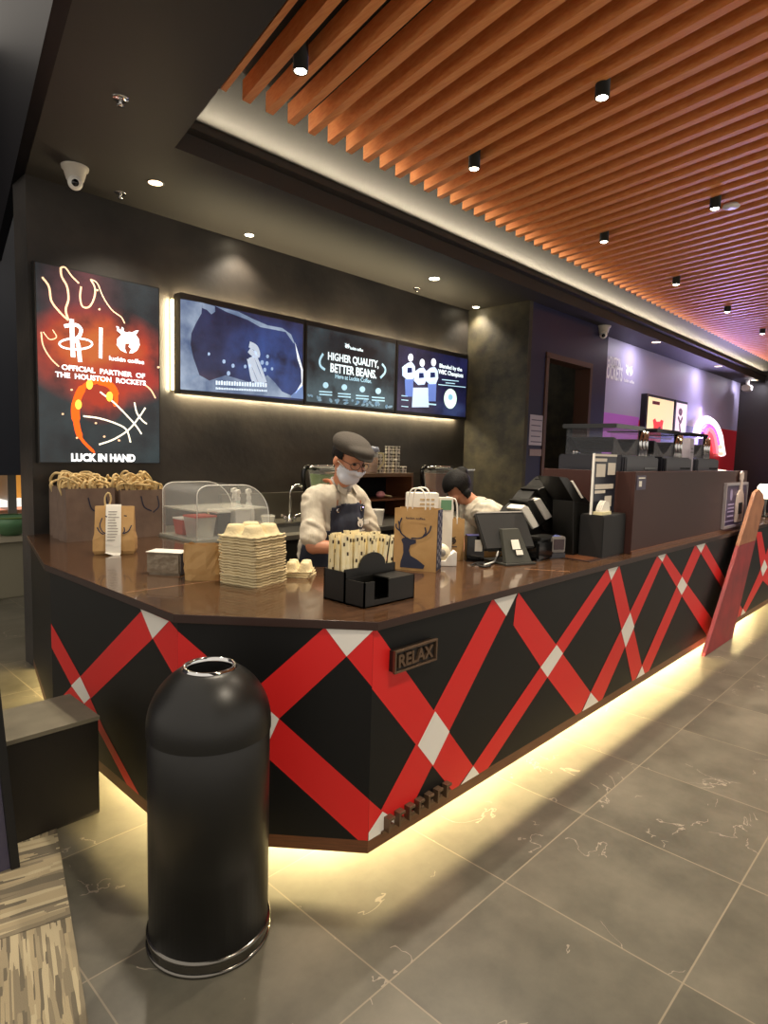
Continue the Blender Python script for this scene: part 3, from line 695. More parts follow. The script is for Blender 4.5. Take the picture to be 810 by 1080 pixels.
# ================================================================== MENU SCREENS
YT = 4.30
TX = [wl(190, 360, YT).x, wl(321.5, 380, YT).x, wl(417.8, 395, YT).x, wl(493.3, 405, YT).x]
TZ0, TZ1 = 1.895, 2.615
M['tvframe'] = mat('screen_frame', '15120f', .35)
art1 = art('screen_picture_cave', '3a4270', '20223f', [(.25, .32, .5, .35, '3f5aa0', 1.0), (-.35, .06, .35, .14, '5a4658', 1.0)], .75)
art2 = art('screen_picture_beans', '55686e', '1d1c22', [(0, .12, .7, .2, '6d8790', 1.0), (0, .5, .6, .22, '17151c', 1.2)], .6)
art3 = art('screen_picture_champions', '26285a', '141634', [(-.35, .2, .5, .5, '4a3f5c', .9), (.3, .1, .35, .12, '3c4a78', 1.0)], .75)
scr = []
for k, (lab, am) in enumerate((('menu screen showing a hand in a pale cave, leftmost of the three', art1), ('middle menu screen reading HIGHER QUALITY BETTER BEANS', art2), ('menu screen with three people in aprons, rightmost of the three', art3))):
    x0, x1 = TX[k]+.003, TX[k+1]-.003; xc = (x0+x1)/2
    t = thing('menu_screen', lab, 'screen', (xc, YT, TZ0), 0, 'menu screens on the back wall')
    MB().box(-(x1-x0)/2, (x1-x0)/2, 0, .10, 0, TZ1-TZ0, bev=.003).build('housing', 'tvframe', t)
    MB().box(-(x1-x0)/2+.022, (x1-x0)/2-.022, -.002, .001, .03, TZ1-TZ0-.045).build('display', am, t); scr.append(t)
def tv(scale, ox, oy, off=.005): return lambda cx, cy: wl(cx/scale+ox, cy/scale+oy, YT-off)
q1 = tv(5.226, 175, 300)
pic = [art('cave_pale', 'b6c6dc', '53688f', [], .8), emi('cave_mid', '6f86b5', .8), emi('cave_white', 'e4ecf6', 1.1)]
c1 = MB()
c1.poly([q1(x, y) for x, y in ((80, 80), (200, 100), (196, 160), (165, 215), (140, 270), (136, 330), (150, 400), (185, 500), (80, 570))], 0)
c1.poly([q1(x, y) for x, y in ((80, 500), (185, 500), (240, 530), (330, 500), (480, 545), (560, 500), (600, 540), (640, 590), (690, 612), (690, 625), (80, 578))], 0)
c1.poly([q1(x, y) for x, y in ((200, 100), (270, 120), (272, 150), (250, 165), (225, 140), (200, 130))], 0)
c1.poly([q1(x, y) for x, y in ((270, 118), (400, 150), (480, 190), (560, 225), (640, 240), (690, 275), (712, 330), (700, 320), (660, 262), (600, 250), (520, 235), (450, 195), (330, 150))], 0)
c1.poly([q1(x, y) for x, y in ((712, 320), (735, 400), (755, 470), (752, 560), (710, 605), (748, 540), (745, 470), (725, 410))], 2)
c1.poly([q1(x, y) for x, y in ((690, 612), (755, 555), (757, 632), (690, 625))], 1)
c1.build('cave_picture', pic, scr[0], world=True)
h = MB()
q1b = tv(5.226, 175, 300, .008)
for L, wd in (([(460, 330), (495, 350), (505, 390), (480, 380), (460, 360)], .05), ([(470, 400), (500, 480), (530, 550)], .05), ([(455, 410), (470, 470), (500, 545)], .03), ([(490, 390), (520, 460), (548, 540)], .03), ([(460, 440), (470, 500), (480, 535)], .022)): stroke(h, L, wd, q1b)
h.build('hand_picture', emi('hand_pale', 'aebacb', .9), scr[0], world=True)
b_ = MB()
for x, y, r in ((320, 425, 9), (370, 448, 9), (345, 490, 10), (437, 452, 8), (530, 430, 10), (557, 435, 9), (545, 470, 9), (585, 465, 7), (237, 383, 7), (560, 397, 8)): b_.poly([q1b(x+r*math.cos(a), y+r*1.3*math.sin(a)) for a in [2*PI*k/10 for k in range(10)]])
b_.build('bean_picture', emi('bean_pale', '8fa6c8', .9), scr[0], world=True)
def ttext(t, f, nm, s, a, b2, h, mt, bold=.0):
    P, Q = f(*a), f(*b2); return text(nm, s, t, (P+Q)/2, (1, 0, (Q-P).z/max((Q-P).x, 1e-6)*.0), (0, 0, 1), h, mt, width=(Q-P).x, bold=bold, ext=.001)
MT = emi('subtitle_print', 'cfe0f0', .9)
cap_ = MB()   # two unreadable subtitle lines
for row, (y0, xs, xe, hh) in enumerate(((540, 275, 560, 26), (572, 275, 560, 12))):
    n = 20 if row == 0 else 34
    for k in range(n):
        x = xs+(xe-xs)*k/n; yy = y0+(x-275)*.05; wdt = (xe-xs)/n*.7; g = random.uniform(.6, 1)
        cap_.poly([q1b(x, yy-hh/2*g), q1b(x+wdt, yy-hh/2*g), q1b(x+wdt, yy+hh/2), q1b(x, yy+hh/2)])
cap_.build('subtitle', MT, scr[0], world=True)
q2 = tv(7.364, 315, 335, .006)
MT2 = emi('menu_lettering', 'e6f6fa', 1.1); MT3 = emi('menu_small_print', 'a9cfe0', .9)
ttext(scr[1], q2, 'headline', 'HIGHER QUALITY,', (228, 305), (620, 365), .082, MT2, .02)
ttext(scr[1], q2, 'second_line', 'BETTER BEANS.', (247, 390), (604, 440), .08, MT2, .02)
ttext(scr[1], q2, 'third_line', 'Here at Luckin Coffee.', (285, 455), (566, 492), .040, MT3, .01)
ttext(scr[1], q2, 'brand_line', 'luckin coffee', (400, 238), (500, 250), .028, MT2, .02)
deer('deer_emblem', scr[1], lambda x, y: q2(357+38*x, 200+40*y), MT2)
lr = MB()
for sgn, cx0 in ((1, 190), (-1, 640)):
    L = [(cx0-sgn*0, 280 if sgn > 0 else 365), (cx0-sgn*25, 330 if sgn > 0 else 400), (cx0-sgn*20, 375 if sgn > 0 else 435), (cx0+sgn*15, 405 if sgn > 0 else 468)]
    if sgn < 0: L = [(648, 360), (672, 395), (668, 430), (635, 468)]
    stroke(lr, L, .022, q2)
lr.build('laurels', MT3, scr[1], world=True)
ic = MB()
for x in (210, 355, 495, 618):
    yb = 525+(x-210)*.11; ic.poly([q2(x+22*math.cos(a), yb+24*math.sin(a)) for a in [2*PI*k/12 for k in range(12)]])
    for j in range(2): yy = yb+48+j*22; ic.poly([q2(x-50, yy-5), q2(x+50, yy+2), q2(x+50, yy+12), q2(x-50, yy+5)])
ic.build('icons', MT3, scr[1], world=True)
bn = MB()
for k in range(46):
    x = random.uniform(60, 740); y = 600+(x-60)*.1+random.uniform(0, 60); a0 = random.uniform(0, PI); rx, ry = random.uniform(10, 20), random.uniform(6, 11)
    if y > 645+(x-60)*.085: continue
    bn.poly([q2(x+rx*math.cos(a)*math.cos(a0)-ry*math.sin(a)*math.sin(a0), y+rx*math.cos(a)*math.sin(a0)+ry*math.sin(a)*math.cos(a0)) for a in [2*PI*j/10 for j in range(10)]])
bn.build('bean_picture', emi('bean_blue', '7f9cb0', .6), scr[1], world=True)
q3 = tv(9, 410, 355, .006)
ppl = [emi('figure_pale', 'b6cfea', .9), emi('figure_navy', '1a2450', .6), emi('figure_blue', '5d74b8', .8), emi('figure_face', 'd7dbe8', .9)]
pg = MB()
for cx, cy, sc in ((190, 190, 1), (300, 240, 1), (408, 235, 1)):
    f3 = lambda x, y: q3(cx+x, cy+y)
    pg.poly([f3(18+24*math.cos(a), 10+38*math.sin(a)) for a in [2*PI*k/14 for k in range(14)]], 3)
    pg.poly([f3(x, y) for x, y in ((-10, 60), (30, 52), (58, 90), (62, 160), (40, 215), (-20, 220), (-60, 180), (-62, 100))], 0)
    f4 = tv(9, 410, 355, .008); g4 = lambda x, y: f4(cx+x, cy+y)
    pg.poly([g4(x, y) for x, y in ((-12, 105), (30, 105), (34, 150), (-14, 155))], 1)
    if cx != 300: pg.poly([f3(x, y) for x, y in ((-38, 215), (45, 215), (38, 380), (-30, 380))], 2)
    else: pg.poly([f3(x, y) for x, y in ((-70, 245), (75, 245), (80, 430), (-80, 430))], 0)
    stroke(pg, [(cx-55, cy+100), (cx-30, cy+190), (cx+30, cy+170)], .03, f4)
pg.build('figure_picture', ppl, scr[2], world=True)
ttext(scr[2], q3, 'headline', 'Blended by the', (482, 285), (695, 315), .055, MT2, .025)
ttext(scr[2], q3, 'second_line', 'WBC Champions', (470, 340), (706, 372), .062, MT2, .025)
ln = MB()
for y0, x0, x1, hh in ((408, 505, 665, 9), (438, 540, 630, 8), (455, 470, 730, 8), (560, 120, 180, 8), (600, 120, 185, 8), (660, 120, 185, 8), (640, 380, 450, 14)):
    ln.poly([q3(x0, y0-hh/2), q3(x1, y0+(x1-x0)*.1-hh/2), q3(x1, y0+(x1-x0)*.1+hh/2), q3(x0, y0+hh/2)])
ln.build('small_print', MT3, scr[2], world=True)
bd = MB(); bd.poly([q3(585+60*math.cos(a), 590+95*math.sin(a)) for a in [2*PI*k/28 for k in range(28)]], 0)
q3b = tv(9, 410, 355, .008); bd.poly([q3b(585+22*math.cos(a), 575+28*math.sin(a)) for a in [2*PI*k/12 for k in range(12)]], 1)
bd.build('round_badge', [emi('badge_pale', 'd6f0e2', 1.0), emi('badge_blue', '7fb6cf', .9)], scr[2], world=True)
# backlight round the screens
bl = MB(); x0, x1 = TX[0]-.0, TX[3]
bl.box(x0+.02, x1-.02, 4.425, 4.44, TZ1-.05, TZ1-.03).box(x0+.02, x1-.02, 4.425, 4.44, TZ0+.03, TZ0+.05).box(x0+.0, x0+.02, 4.425, 4.44, TZ0+.03, TZ1-.03)
tag(bl.build('backlight_strip', 'led'), 'warm light strip on the wall behind the menu screens', 'light strip')
MB().box(x0+.3, x1-.3, 4.40, 4.45, TZ0+.2, TZ1-.2).build('screen_mount', 'blackmatte')
tag(bpy.data.objects['screen_mount'], 'black mounting rail behind the three menu screens', 'mount')
area('backlight', (x0+.05, 4.425), (x1-.02, 4.425), TZ1-.02, 16, (1, .83, .52), .03, (0, .35, 1))
area('backlight', (x0+.05, 4.425), (x1-.02, 4.425), TZ0+.02, 20, (1, .83, .52), .03, (0, .35, -1))
L = bpy.data.lights.new('backlight_side', 'AREA'); L.shape = 'RECTANGLE'; L.size = .03; L.size_y = TZ1-TZ0-.05; L.energy = 5; L.color = (1, .83, .52)
o = bpy.data.objects.new('backlight_side', L); COL.objects.link(o); o.location = (x0+.0, 4.42, (TZ0+TZ1)/2); o.rotation_euler = (PI/2, 0, PI/2+PI+.3)
o.rotation_mode = 'QUATERNION'; o.rotation_quaternion = Vector((-1, .35, 0)).to_track_quat('-Z', 'Y')

# ================================================================== MURAL WALL: lettering, screens, neon
mu = thing('mural_lettering', 'faded white lettering and deer emblem printed on the lilac wall', 'lettering', (8.6, YM, 2.7))
ML = mat('mural_white', 'f2eef6', .5)
text('upper_lettering', 'HOUSTON', mu, wl(648, 382, YM-.004), (1, 0, 0), (0, 0, 1), .14, ML, width=.42, bold=.03)
text('lower_lettering', 'ROCKETS', mu, wl(647, 393, YM-.004), (1, 0, 0), (0, 0, 1), .20, ML, width=.60, bold=.03)
deer('deer_emblem', mu, lambda x, y: wl(659.5+8*x, 385+12*y, YM-.004), ML)
text('small_lettering', 'luckin coffee', mu, wl(663.5, 402, YM-.004), (1, 0, 0), (0, 0, 1), .05, ML, width=.36, bold=.03)
def framed(nm, lab, x0, x1, z0, z1, cols):
    t = thing(nm, lab, 'screen', ((x0+x1)/2, YM, z0))
    hw = (x1-x0)/2; MB().box(-hw, hw, -.09, -.0, 0, z1-z0, bev=.004).build('frame', 'tvframe', t)
    MB().box(-hw+.06, hw-.03, -.094, -.089, .03, z1-z0-.04).build('display', emi(nm+'_'+str(len(bpy.data.materials)), cols, .95), t); return t
XA = [wl(681, 440, YM-.09).x, wl(710.3, 440, YM-.09).x, wl(711.3, 440, YM-.09).x, wl(724.5, 440, YM-.09).x]
t1 = framed('framed_screen', 'lit framed screen with a red jersey on cream, left of the two on the mural', XA[0], XA[1], 1.84, 2.50, 'e6cfa2')
t2 = framed('framed_screen', 'narrower lit framed screen with a sketched figure on the mural', XA[2], XA[3], 1.88, 2.50, 'e9d5dd')
js = MB(); qj = lambda x, y: wl(x/3, y/3+300, YM-.097)
qj = lambda cx, cy: wl(670+cx/5.786, 360+cy/5.786, YM-.097)
js.poly([qj(x, y) for x, y in ((108, 480), (122, 470), (130, 490), (150, 490), (158, 478), (172, 485), (166, 520), (168, 568), (108, 568), (112, 520))])
js.build('jersey_picture', emi('jersey_red', 'd83a34', .9), t1, world=True)
js2 = MB(); stroke(js2, [(136, 555), (142, 535), (154, 530)], .05, lambda x, y: wl(670+x/5.786, 360+y/5.786, YM-.1)); stroke(js2, [(105, 372), (150, 380)], .05, qj); js2.build('picture_lines', emi('jersey_dark', '5a2020', .6), t1, world=True)
sk = MB(); 
for L in ([(275, 415), (268, 430), (278, 445), (284, 430), (275, 415)], [(262, 460), (275, 495), (288, 462)], [(270, 500), (272, 530), (276, 560)]): stroke(sk, L, .06, lambda x, y: wl(670+x/5.786, 360+y/5.786, YM-.097))
sk.build('sketch_lines', emi('sketch_ink', '6a4a58', .7), t2, world=True)
ne = thing('neon_sign', 'pink and white neon arch sign on the mural wall', 'neon sign', (13.0, YM, 1.6))
npt = lambda cx, cy: wl(670+cx/5.786, 360+cy/5.786, YM-.06)
for L, r, mt in (([(375, 590), (378, 540), (400, 495), (430, 478), (460, 490), (490, 525), (512, 580), (520, 630), (530, 690)], .07, emi('neon_white', 'ffe9ee', 1.7)),
             ([(432, 560), (450, 535), (475, 560), (490, 610), (500, 680)], .035, emi('neon_pink', 'ff8a9a', 1.3)), ([(440, 585), (452, 565), (465, 580), (475, 620), (485, 680)], .03, emi('neon_red', 'ff5a6a', 1.2)),
             ([(415, 545), (440, 510), (475, 530), (498, 585), (512, 650)], .03, emi('neon_violet', 'c070ff', 1.1)), ([(345, 620), (350, 660), (375, 668), (360, 640), (350, 690)], .03, emi('neon_rose', 'ff9aa8', 1.2)), ([(505, 640), (528, 650), (520, 690)], .05, emi('neon_peach', 'ffc0a8', 1.2))):
    MB().tube(smooth([npt(*q) for q in L]), r, n=8).build('tube', mt, ne, world=True)
L = bpy.data.lights.new('neon_light', 'AREA'); L.energy = 70; L.color = (.55, .45, 1); L.size = 1.2; o = bpy.data.objects.new('neon_light', L); COL.objects.link(o); o.location = (12.9, 3.6, 1.9); o.rotation_mode = 'QUATERNION'; o.rotation_quaternion = Vector((-.6, -1, .1)).to_track_quat('-Z', 'Y')
# notices at the door
t = thing('door_notice', 'white notice sheet pinned beside the dark doorway', 'notice', (6.27, 3.65, 1.8))
a0, b0 = wl(559, 437, 3.65), wl(571.5, 470, 3.65)
MB().box(a0.x, b0.x, 3.644, 3.65, b0.z, a0.z).build('sheet', mat('notice_paper', 'b9b2c4', .7), t, world=True)
pr = MB()
for k in range(5): zz = a0.z-.05-k*.06; pr.box(a0.x+.03, b0.x-.03-.03*(k % 2), 3.642, 3.6445, zz-.012, zz)
pr.build('print', mat('notice_ink', '6c6680', .7), t, world=True)
a0, b0 = wl(558, 473.5, 3.65), wl(571, 481, 3.65)
tag(MB().box(a0.x, b0.x, 3.64, 3.65, b0.z, a0.z).build('door_card', mat('card_beige', '8c7a80', .6)), 'small beige card below the white notice by the doorway', 'card')

# ================================================================== ITEMS ON THE WORKTOP
# brown raised screen in front of the coffee machines
bs = thing('counter_screen', 'brown raised laminate screen standing on the worktop', 'counter screen', (5.0, 1.55, WT))
X0, X1 = wl(668, 540, 1.56).x, wl(786, 528, 1.56).x
MB().box(X0, X1, 1.56, 1.585, WT, 1.425).build('front_board', 'screen_brown', bs, world=True, bevel=.002)
for x_ in (X0, X1-.025): MB().box(x_, x_+.025, 1.585, 2.2, WT, 1.422).build('return_board', 'screen_brown', bs, world=True, bevel=.002)
MB().box(X0-.01, X1, 1.550, 1.56, WT, WT+.02).build('foot_strip', 'trimwood', bs, world=True)
t = thing('bottle_sign', 'purple framed sign with a pale bottle on the brown screen', 'sign', (6.1, 1.5595, .95))
sx0, sx1, sz0, sz1 = 5.80, 6.42, .955, 1.30
MB().box(sx0, sx1, 1.5475, 1.5595, sz0, sz1).build('print_board', mat('sign_purple', '3a2c50', .4), t, world=True)
f = MB()
for a, b2, c, d in ((sx0-.02, sx1+.02, sz1, sz1+.022), (sx0-.02, sx1+.02, sz0-.022, sz0), (sx0-.02, sx0, sz0, sz1), (sx1, sx1+.02, sz0, sz1)): f.box(a, b2, 1.5365, 1.5595, c, d)
f.build('frame', mat('sign_silver', 'b8b0b4', .35, .6), t, world=True)
bo = MB().slab([(6.20+x, 1.5445, sz0+.02+z) for x, z in ((-.1, 0), (.12, 0), (.13, .15), (.1, .24), (.05, .28), (.04, .36), (.06, .38), (.06, .43), (.0, .45), (-.04, .43), (-.04, .38), (-.02, .36), (-.03, .28), (-.09, .24), (-.11, .15))], (0, -.012, 0))
bo.build('bottle_shape', mat('bottle_pale', 'c9b8b0', .5), t, world=True)
MB().slab([(6.20+x, 1.5305, sz0+.02+z) for x, z in ((-.05, .07), (.06, .07), (.06, .17), (-.05, .17))], (0, -.002, 0)).build('bottle_label', 'blackmatte', t, world=True)
f = MB().slab([(5.96+.035*math.cos(a), 1.5465, 1.22+.05*math.sin(a)) for a in [2*PI*k/14 for k in range(14)]], (0, -.002, 0))
for z in (1.13, 1.10, 1.07, 1.03): f.box(5.88, 6.06, 1.5445, 1.5465, z, z+.012)
f.box(5.82, 6.12, 1.5445, 1.5465, .99, .996); f.build('sign_print', mat('sign_ink', 'a99bc0', .5), t, world=True)
t = thing('price_label', 'small white printed label on the upper left of the brown screen', 'label', (X0+.09, 1.5595, 1.36))
MB().box(X0+.02, X0+.16, 1.5555, 1.5595, 1.31, 1.40).build('card', mat('label_violet', '4c4658', .5), t, world=True)
MB().box(X0+.05, X0+.09, 1.5535, 1.5555, 1.33, 1.365).box(X0+.04, X0+.14, 1.5535, 1.5555, 1.38, 1.388).build('print', 'paper', t, world=True)

# coffee machines behind the screen
def coffee_machine(x, lab, w=.60):
    t = thing('coffee_machine', lab, 'coffee machine', (x, 1.95, WT), 0, 'black coffee machines behind the brown screen')
    MB().box(-w/2, w/2, -.22, .25, 0, .62, bev=.012).build('body', mat('machine_dark', '22222a', .3), t)
    MB().box(-w/2+.02, w/2-.02, -.238, -.22, .50, .61, bev=.006).build('front_panel', 'darkgrey', t)
    MB().box(.02, w/2-.06, -.242, -.237, .53, .54).build('slot', 'blackgloss', t)
    MB().box(-w/2+.01, w/2-.16, -.15, .2, .62, .80).build('hopper', 'hopglass', t)
    bb = MB(); n = 14
    vs = []
    for i in range(n+1):
        xx = -w/2+.02+(w-.19)*i/n; hh = .66+.05*math.cos(i/n*2*PI)+.03
        for y in (-.14, .19): vs.append((xx, y, .622)); vs.append((xx, y, hh))
    fs = []
    for i in range(n):
        a = i*4; c = a+4; fs += [(a, c, c+1, a+1), (a+2, a+3, c+3, c+2), (a+1, c+1, c+3, a+3)]
    bb.add(vs, fs); bb.build('coffee_beans', mat('beans', '241915', .45, bump=.6, bscale=60), t)
    MB().box(-w/2-.02, w/2-.13, -.17, .22, .80, .83, bev=.005).build('lid', 'blackgloss', t)
    for q in (-.2, -.13): MB().cyl((-w/2+.06, .1-q*.3, .62), (-w/2+.06, .1-q*.3, .65), .018).build('knob', 'chrome', t)
    for dx in (.16, .10, .04): MB().cyl((w/2-dx, -.15, .62), (w/2-dx, -.15, .80), .014).build('steel_post', 'chrome', t)
    return t
c1_ = coffee_machine(4.41, 'black coffee machine with clear bean hopper nearest the menu card'); cx2 = dup(c1_, (5.13, 1.95, WT), 0, 'black coffee machine with clear bean hopper, middle of the three')
cx3 = dup(c1_, (5.85, 1.95, WT), 0, 'black coffee machine with clear bean hopper, farthest of the three')
t = thing('white_carton', 'white printed carton among the coffee machines', 'carton', (5.49, 1.80, WT))
MB().box(-.045, .045, -.06, .06, 0, .78, bev=.004).build('body', mat('carton_grey', '8d8690', .6), t); MB().box(-.03, .03, -.062, -.06, .66, .67).box(-.03, .02, -.062, -.06, .69, .70).build('print', 'darkgrey', t)
t = thing('white_cup', 'white lid resting on the far end of the coffee machines row', 'lid', (6.32, 1.75, WT)); MB().lathe([(.06, 0), (.07, .02), (.07, .49), (.05, .52), (.001, .525)], n=20).build('body', 'whiteplastic', t)

# ---- cup carriers
def carrier_mesh():
    mb = MB(); n = 28; s = .105; th = .0075; top = []; 
    def hz(x, y):
        z = 0
        for cx in (-.05, .05):
            for cy in (-.05, .05):
                d = math.hypot(x-cx, y-cy); z = max(z, min(1, max(0, (.052-d)/.018))*.042)
        e = max(abs(x), abs(y))
        if e > .097: z = -.004
        return z
    vs = []
    for j in range(n+1):
        for i in range(n+1):
            x = -s+2*s*i/n; y = -s+2*s*j/n
            w = 1-.035*math.exp(-(x/.02)**2)*(abs(y) > .08)-.035*math.exp(-(y/.02)**2)*(abs(x) > .08)
            wav = .0014*math.cos(x*2*PI/.052)*(abs(y) > .09)+.0014*math.cos(y*2*PI/.052)*(abs(x) > .09)
            vs.append((x*w, y*w, hz(x, y)+wav))
    N_ = (n+1)**2; fs = [(j*(n+1)+i, j*(n+1)+i+1, (j+1)*(n+1)+i+1, (j+1)*(n+1)+i) for j in range(n) for i in range(n)]
    vb = [(x, y, z-th) for x, y, z in vs]
    fb = [tuple(N_+i for i in f[::-1]) for f in fs]
    edge = [i for i in range(n+1)]+[(j+1)*(n+1)-1 for j in range(1, n+1)]+[n*(n+1)+i for i in range(n-1, -1, -1)]+[j*(n+1) for j in range(n-1, 0, -1)]
    es = [(edge[k], N_+edge[k], N_+edge[(k+1) % len(edge)], edge[(k+1) % len(edge)]) for k in range(len(edge))]
    mb.add(vs+vb, fs+fb+es, 0, True); return mb
sb = fl(266, 620, WT); sl_, sr_ = fl(234, 615, WT), fl(300, 611, WT); ctr = (sl_+sr_)/2; rzs = math.atan2((sr_-sb).y, (sr_-sb).x)
tray = carrier_mesh().build('cup_carrier', 'pulp'); tray.location = (ctr.x, ctr.y, WT+.010); tray.rotation_euler = (0, 0, rzs)
tag(tray, 'cream pulp cup carrier in the tall stack on the worktop', 'cup carrier', 'cup carriers in the tall stack')
ncar = 18; pitch = .0124
for k in range(1, ncar):
    o = tray.copy(); COL.objects.link(o); o.location = (ctr.x+random.uniform(-.003, .003)-.0006*k, ctr.y+random.uniform(-.003, .003), WT+.010+pitch*k); o.rotation_euler = (random.uniform(-.01, .01), random.uniform(-.01, .01)-.0, rzs+random.uniform(-.025, .025))
    if k == ncar-1: o['label'] = 'cream pulp cup carrier lying on top of the tall stack'; del o['group']
c2 = fl(318, 608, WT)
for k in range(3):
    o = tray.copy(); COL.objects.link(o); o.scale = (.62, .62, .9); o.location = (c2.x+.01, c2.y+.03, WT+.010+.011*k); o.rotation_euler = (0, 0, rzs+.3+.1*k)
    o['label'] = ('bottom', 'middle', 'top')[k]+' pulp carrier of the low pile right of the tall stack'; o['group'] = 'cup carriers in the low pile'

# ---- packets and their holder
hl, hb_, hr = fl(343, 634, WT), fl(383, 646, WT), fl(437, 635, WT)
hd = thing('packet_holder', 'black two level holder filled with long paper packets', 'holder', (1.655, 1.66, WT))
hw, dpt = .29, .235
def open_box(x0, x1, y0, y1, z0, z1, th, front=None):
    b = MB().box(x0, x1, y0, y1, z0, z0+th).box(x0, x0+th, y0, y1, z0, z1).box(x1-th, x1, y0, y1, z0, z1).box(x0, x1, y1-th, y1, z0, z1)
    if front: front(b)
    else: b.box(x0, x1, y0, y0+th, z0, z1)
    return b
TH = .006
b1 = open_box(0, hw, .11, dpt, 0, .125, TH, lambda b: b)
b1.build('tall_compartment', 'black', hd)
prof = [(0, 0), (hw, 0), (hw, .135), (hw*.80, .135)]+[(hw*.53+.26*hw*math.cos(a), .135+.055*math.sin(a)) for a in [PI*k/12 for k in range(0, 13)]]+[(hw*.2, .135), (0, .135)]
MB().slab([(x, .11, z) for x, z in prof], (0, TH, 0)).build('divider', 'black', hd)
def frt(b):
    b.box(0, .055, 0, TH, 0, .10).box(.135, hw, 0, TH, 0, .10).box(.055, .135, 0, TH, 0, .025)
b2_ = open_box(0, hw, 0, .11, 0, .10, TH, frt)
b2_.box(.15, hw, TH, .11, .094, .10); b2_.build('low_compartment', 'black', hd)
def packet_mb(print_):
    p = MB(); w_, t_, h_ = .0135, .0075, .20
    rings = [(0, w_, .0006), (.012, w_*.8, t_*.8), (.1, w_*.78, t_), (.182, w_*.8, t_*.8), (h_, w_*1.05, .0006)]
    vs = []
    for z, a, c in rings: vs += [(-a, 0, z), (0, -c, z), (a, 0, z), (0, c, z)]
    fs = [(i*4+k, i*4+(k+1) % 4, (i+1)*4+(k+1) % 4, (i+1)*4+k) for i in range(len(rings)-1) for k in range(4)]+[(0, 3, 2, 1), (16, 17, 18, 19)]
    p.add(vs, fs, 0)
    if print_:
        for z in print_:
            p.add([(-.006, -t_*.55, z), (0, -t_-.0008, z), (0, -t_-.0008, z+.014), (-.006, -t_*.55, z+.014)], [(0, 1, 2, 3)], 1)
            p.add([(-.006, t_*.55, z), (0, t_+.0008, z), (0, t_+.0008, z+.014), (-.006, t_*.55, z+.014)], [(3, 2, 1, 0)], 1)
    return p
pks = [packet_mb(pr_).build('paper_packet', ['packet', 'packprint']) for pr_ in ((.05, .16), (.09, .175), (.17,), (.03, .12, .18))]
cnt = 0
for j in range(6):
    for i in range(16):
        if i > 10 and random.random() < .35: continue
        src = pks[(i*3+j*5) % 4]
        o = src if cnt < 4 and src.get('label') is None else src.copy()
        if o is not src: COL.objects.link(o)
        cnt += 1
        x = .016+i*.0172+random.uniform(-.002, .002); y = .126+j*.0185+random.uniform(-.003, .003)
        lean = random.uniform(-.05, .05)+(.12 if i > 10 else 0)
        o.location = (1.655+x, 1.66+y, WT+.008+random.uniform(0, .014)+(.05 if i < 11 else .035)); o.rotation_euler = (random.uniform(-.05, .05), lean, random.uniform(-.25, .25))
        tag(o, 'pale paper packet with dark print standing in the black holder', 'packet', 'paper packets in the black holder')
for src in pks:
    if src.get('label') is None: bpy.data.objects.remove(src)

# ---- paper bags
def bag_mb(w, d, h, flare=0, mi=0, crease=True, th=.002):
    b = MB(); hw, hd_ = w/2, d/2
    rows = [(0, 1, 1), (h*.35, 1.0, .98), (h*.7, 1.0, .96), (h, 1+flare, .92)]
    vs = []; per = 8
    for z, a, c in rows:
        g = .012*(z/h) if crease else 0
        vs += [(-hw*a, -hd_*c, z), (0, -hd_*c-.002, z), (hw*a, -hd_*c, z), (hw*a-g, 0, z), (hw*a, hd_*c, z), (0, hd_*c+.002, z), (-hw*a, hd_*c, z), (-hw*a+g, 0, z)]
    n = len(rows); fs = [(i*per+k, i*per+(k+1) % per, (i+1)*per+(k+1) % per, (i+1)*per+k) for i in range(n-1) for k in range(per)]
    fs.append(tuple(range(per))[::-1])
    b.add(vs, fs, mi); return b
def handle_arc(w, y, z0, hgt, r=.0035, lean=0):
    return [(-w/2, y, z0-.03), (-w/2, y, z0), (-w/2*.95, y+lean*.5, z0+hgt*.6), (-w/4, y+lean, z0+hgt), (w/4, y+lean, z0+hgt), (w/2*.95, y+lean*.5, z0+hgt*.6), (w/2, y, z0), (w/2, y, z0-.03)]
def paper_bag(name, lab, loc, rz, w, d, h, mt='kraft', group=None, hh=.07, lean=0, handles=True, hm='rope', hr_=.0035):
    t = thing(name, lab, 'paper bag', loc, rz, group)
    o = bag_mb(w, d, h).build('body', mt, t); md = o.modifiers.new('t', 'SOLIDIFY'); md.thickness = .0015; md.offset = -1
    if handles:
        for s in (-1, 1):
            hb2 = MB().tube(smooth(handle_arc(w*.42, s*d*.44, h, hh, lean=lean if s < 0 else lean*.6), 4), hr_, n=6); hb2.build('handle', hm, t)
    return t
labs = ['brown paper bag with rope handles, front left of the packed bags by the wall', 'brown paper bag with rope handles, middle left of the packed bags by the wall', 'brown paper bag with rope handles, back left of the packed bags against the wall', 'brown paper bag with rope handles, front right of the packed bags by the wall', 'brown paper bag with rope handles, middle right of the packed bags by the wall', 'brown paper bag with rope handles, back right of the packed bags against the wall']
k = 0
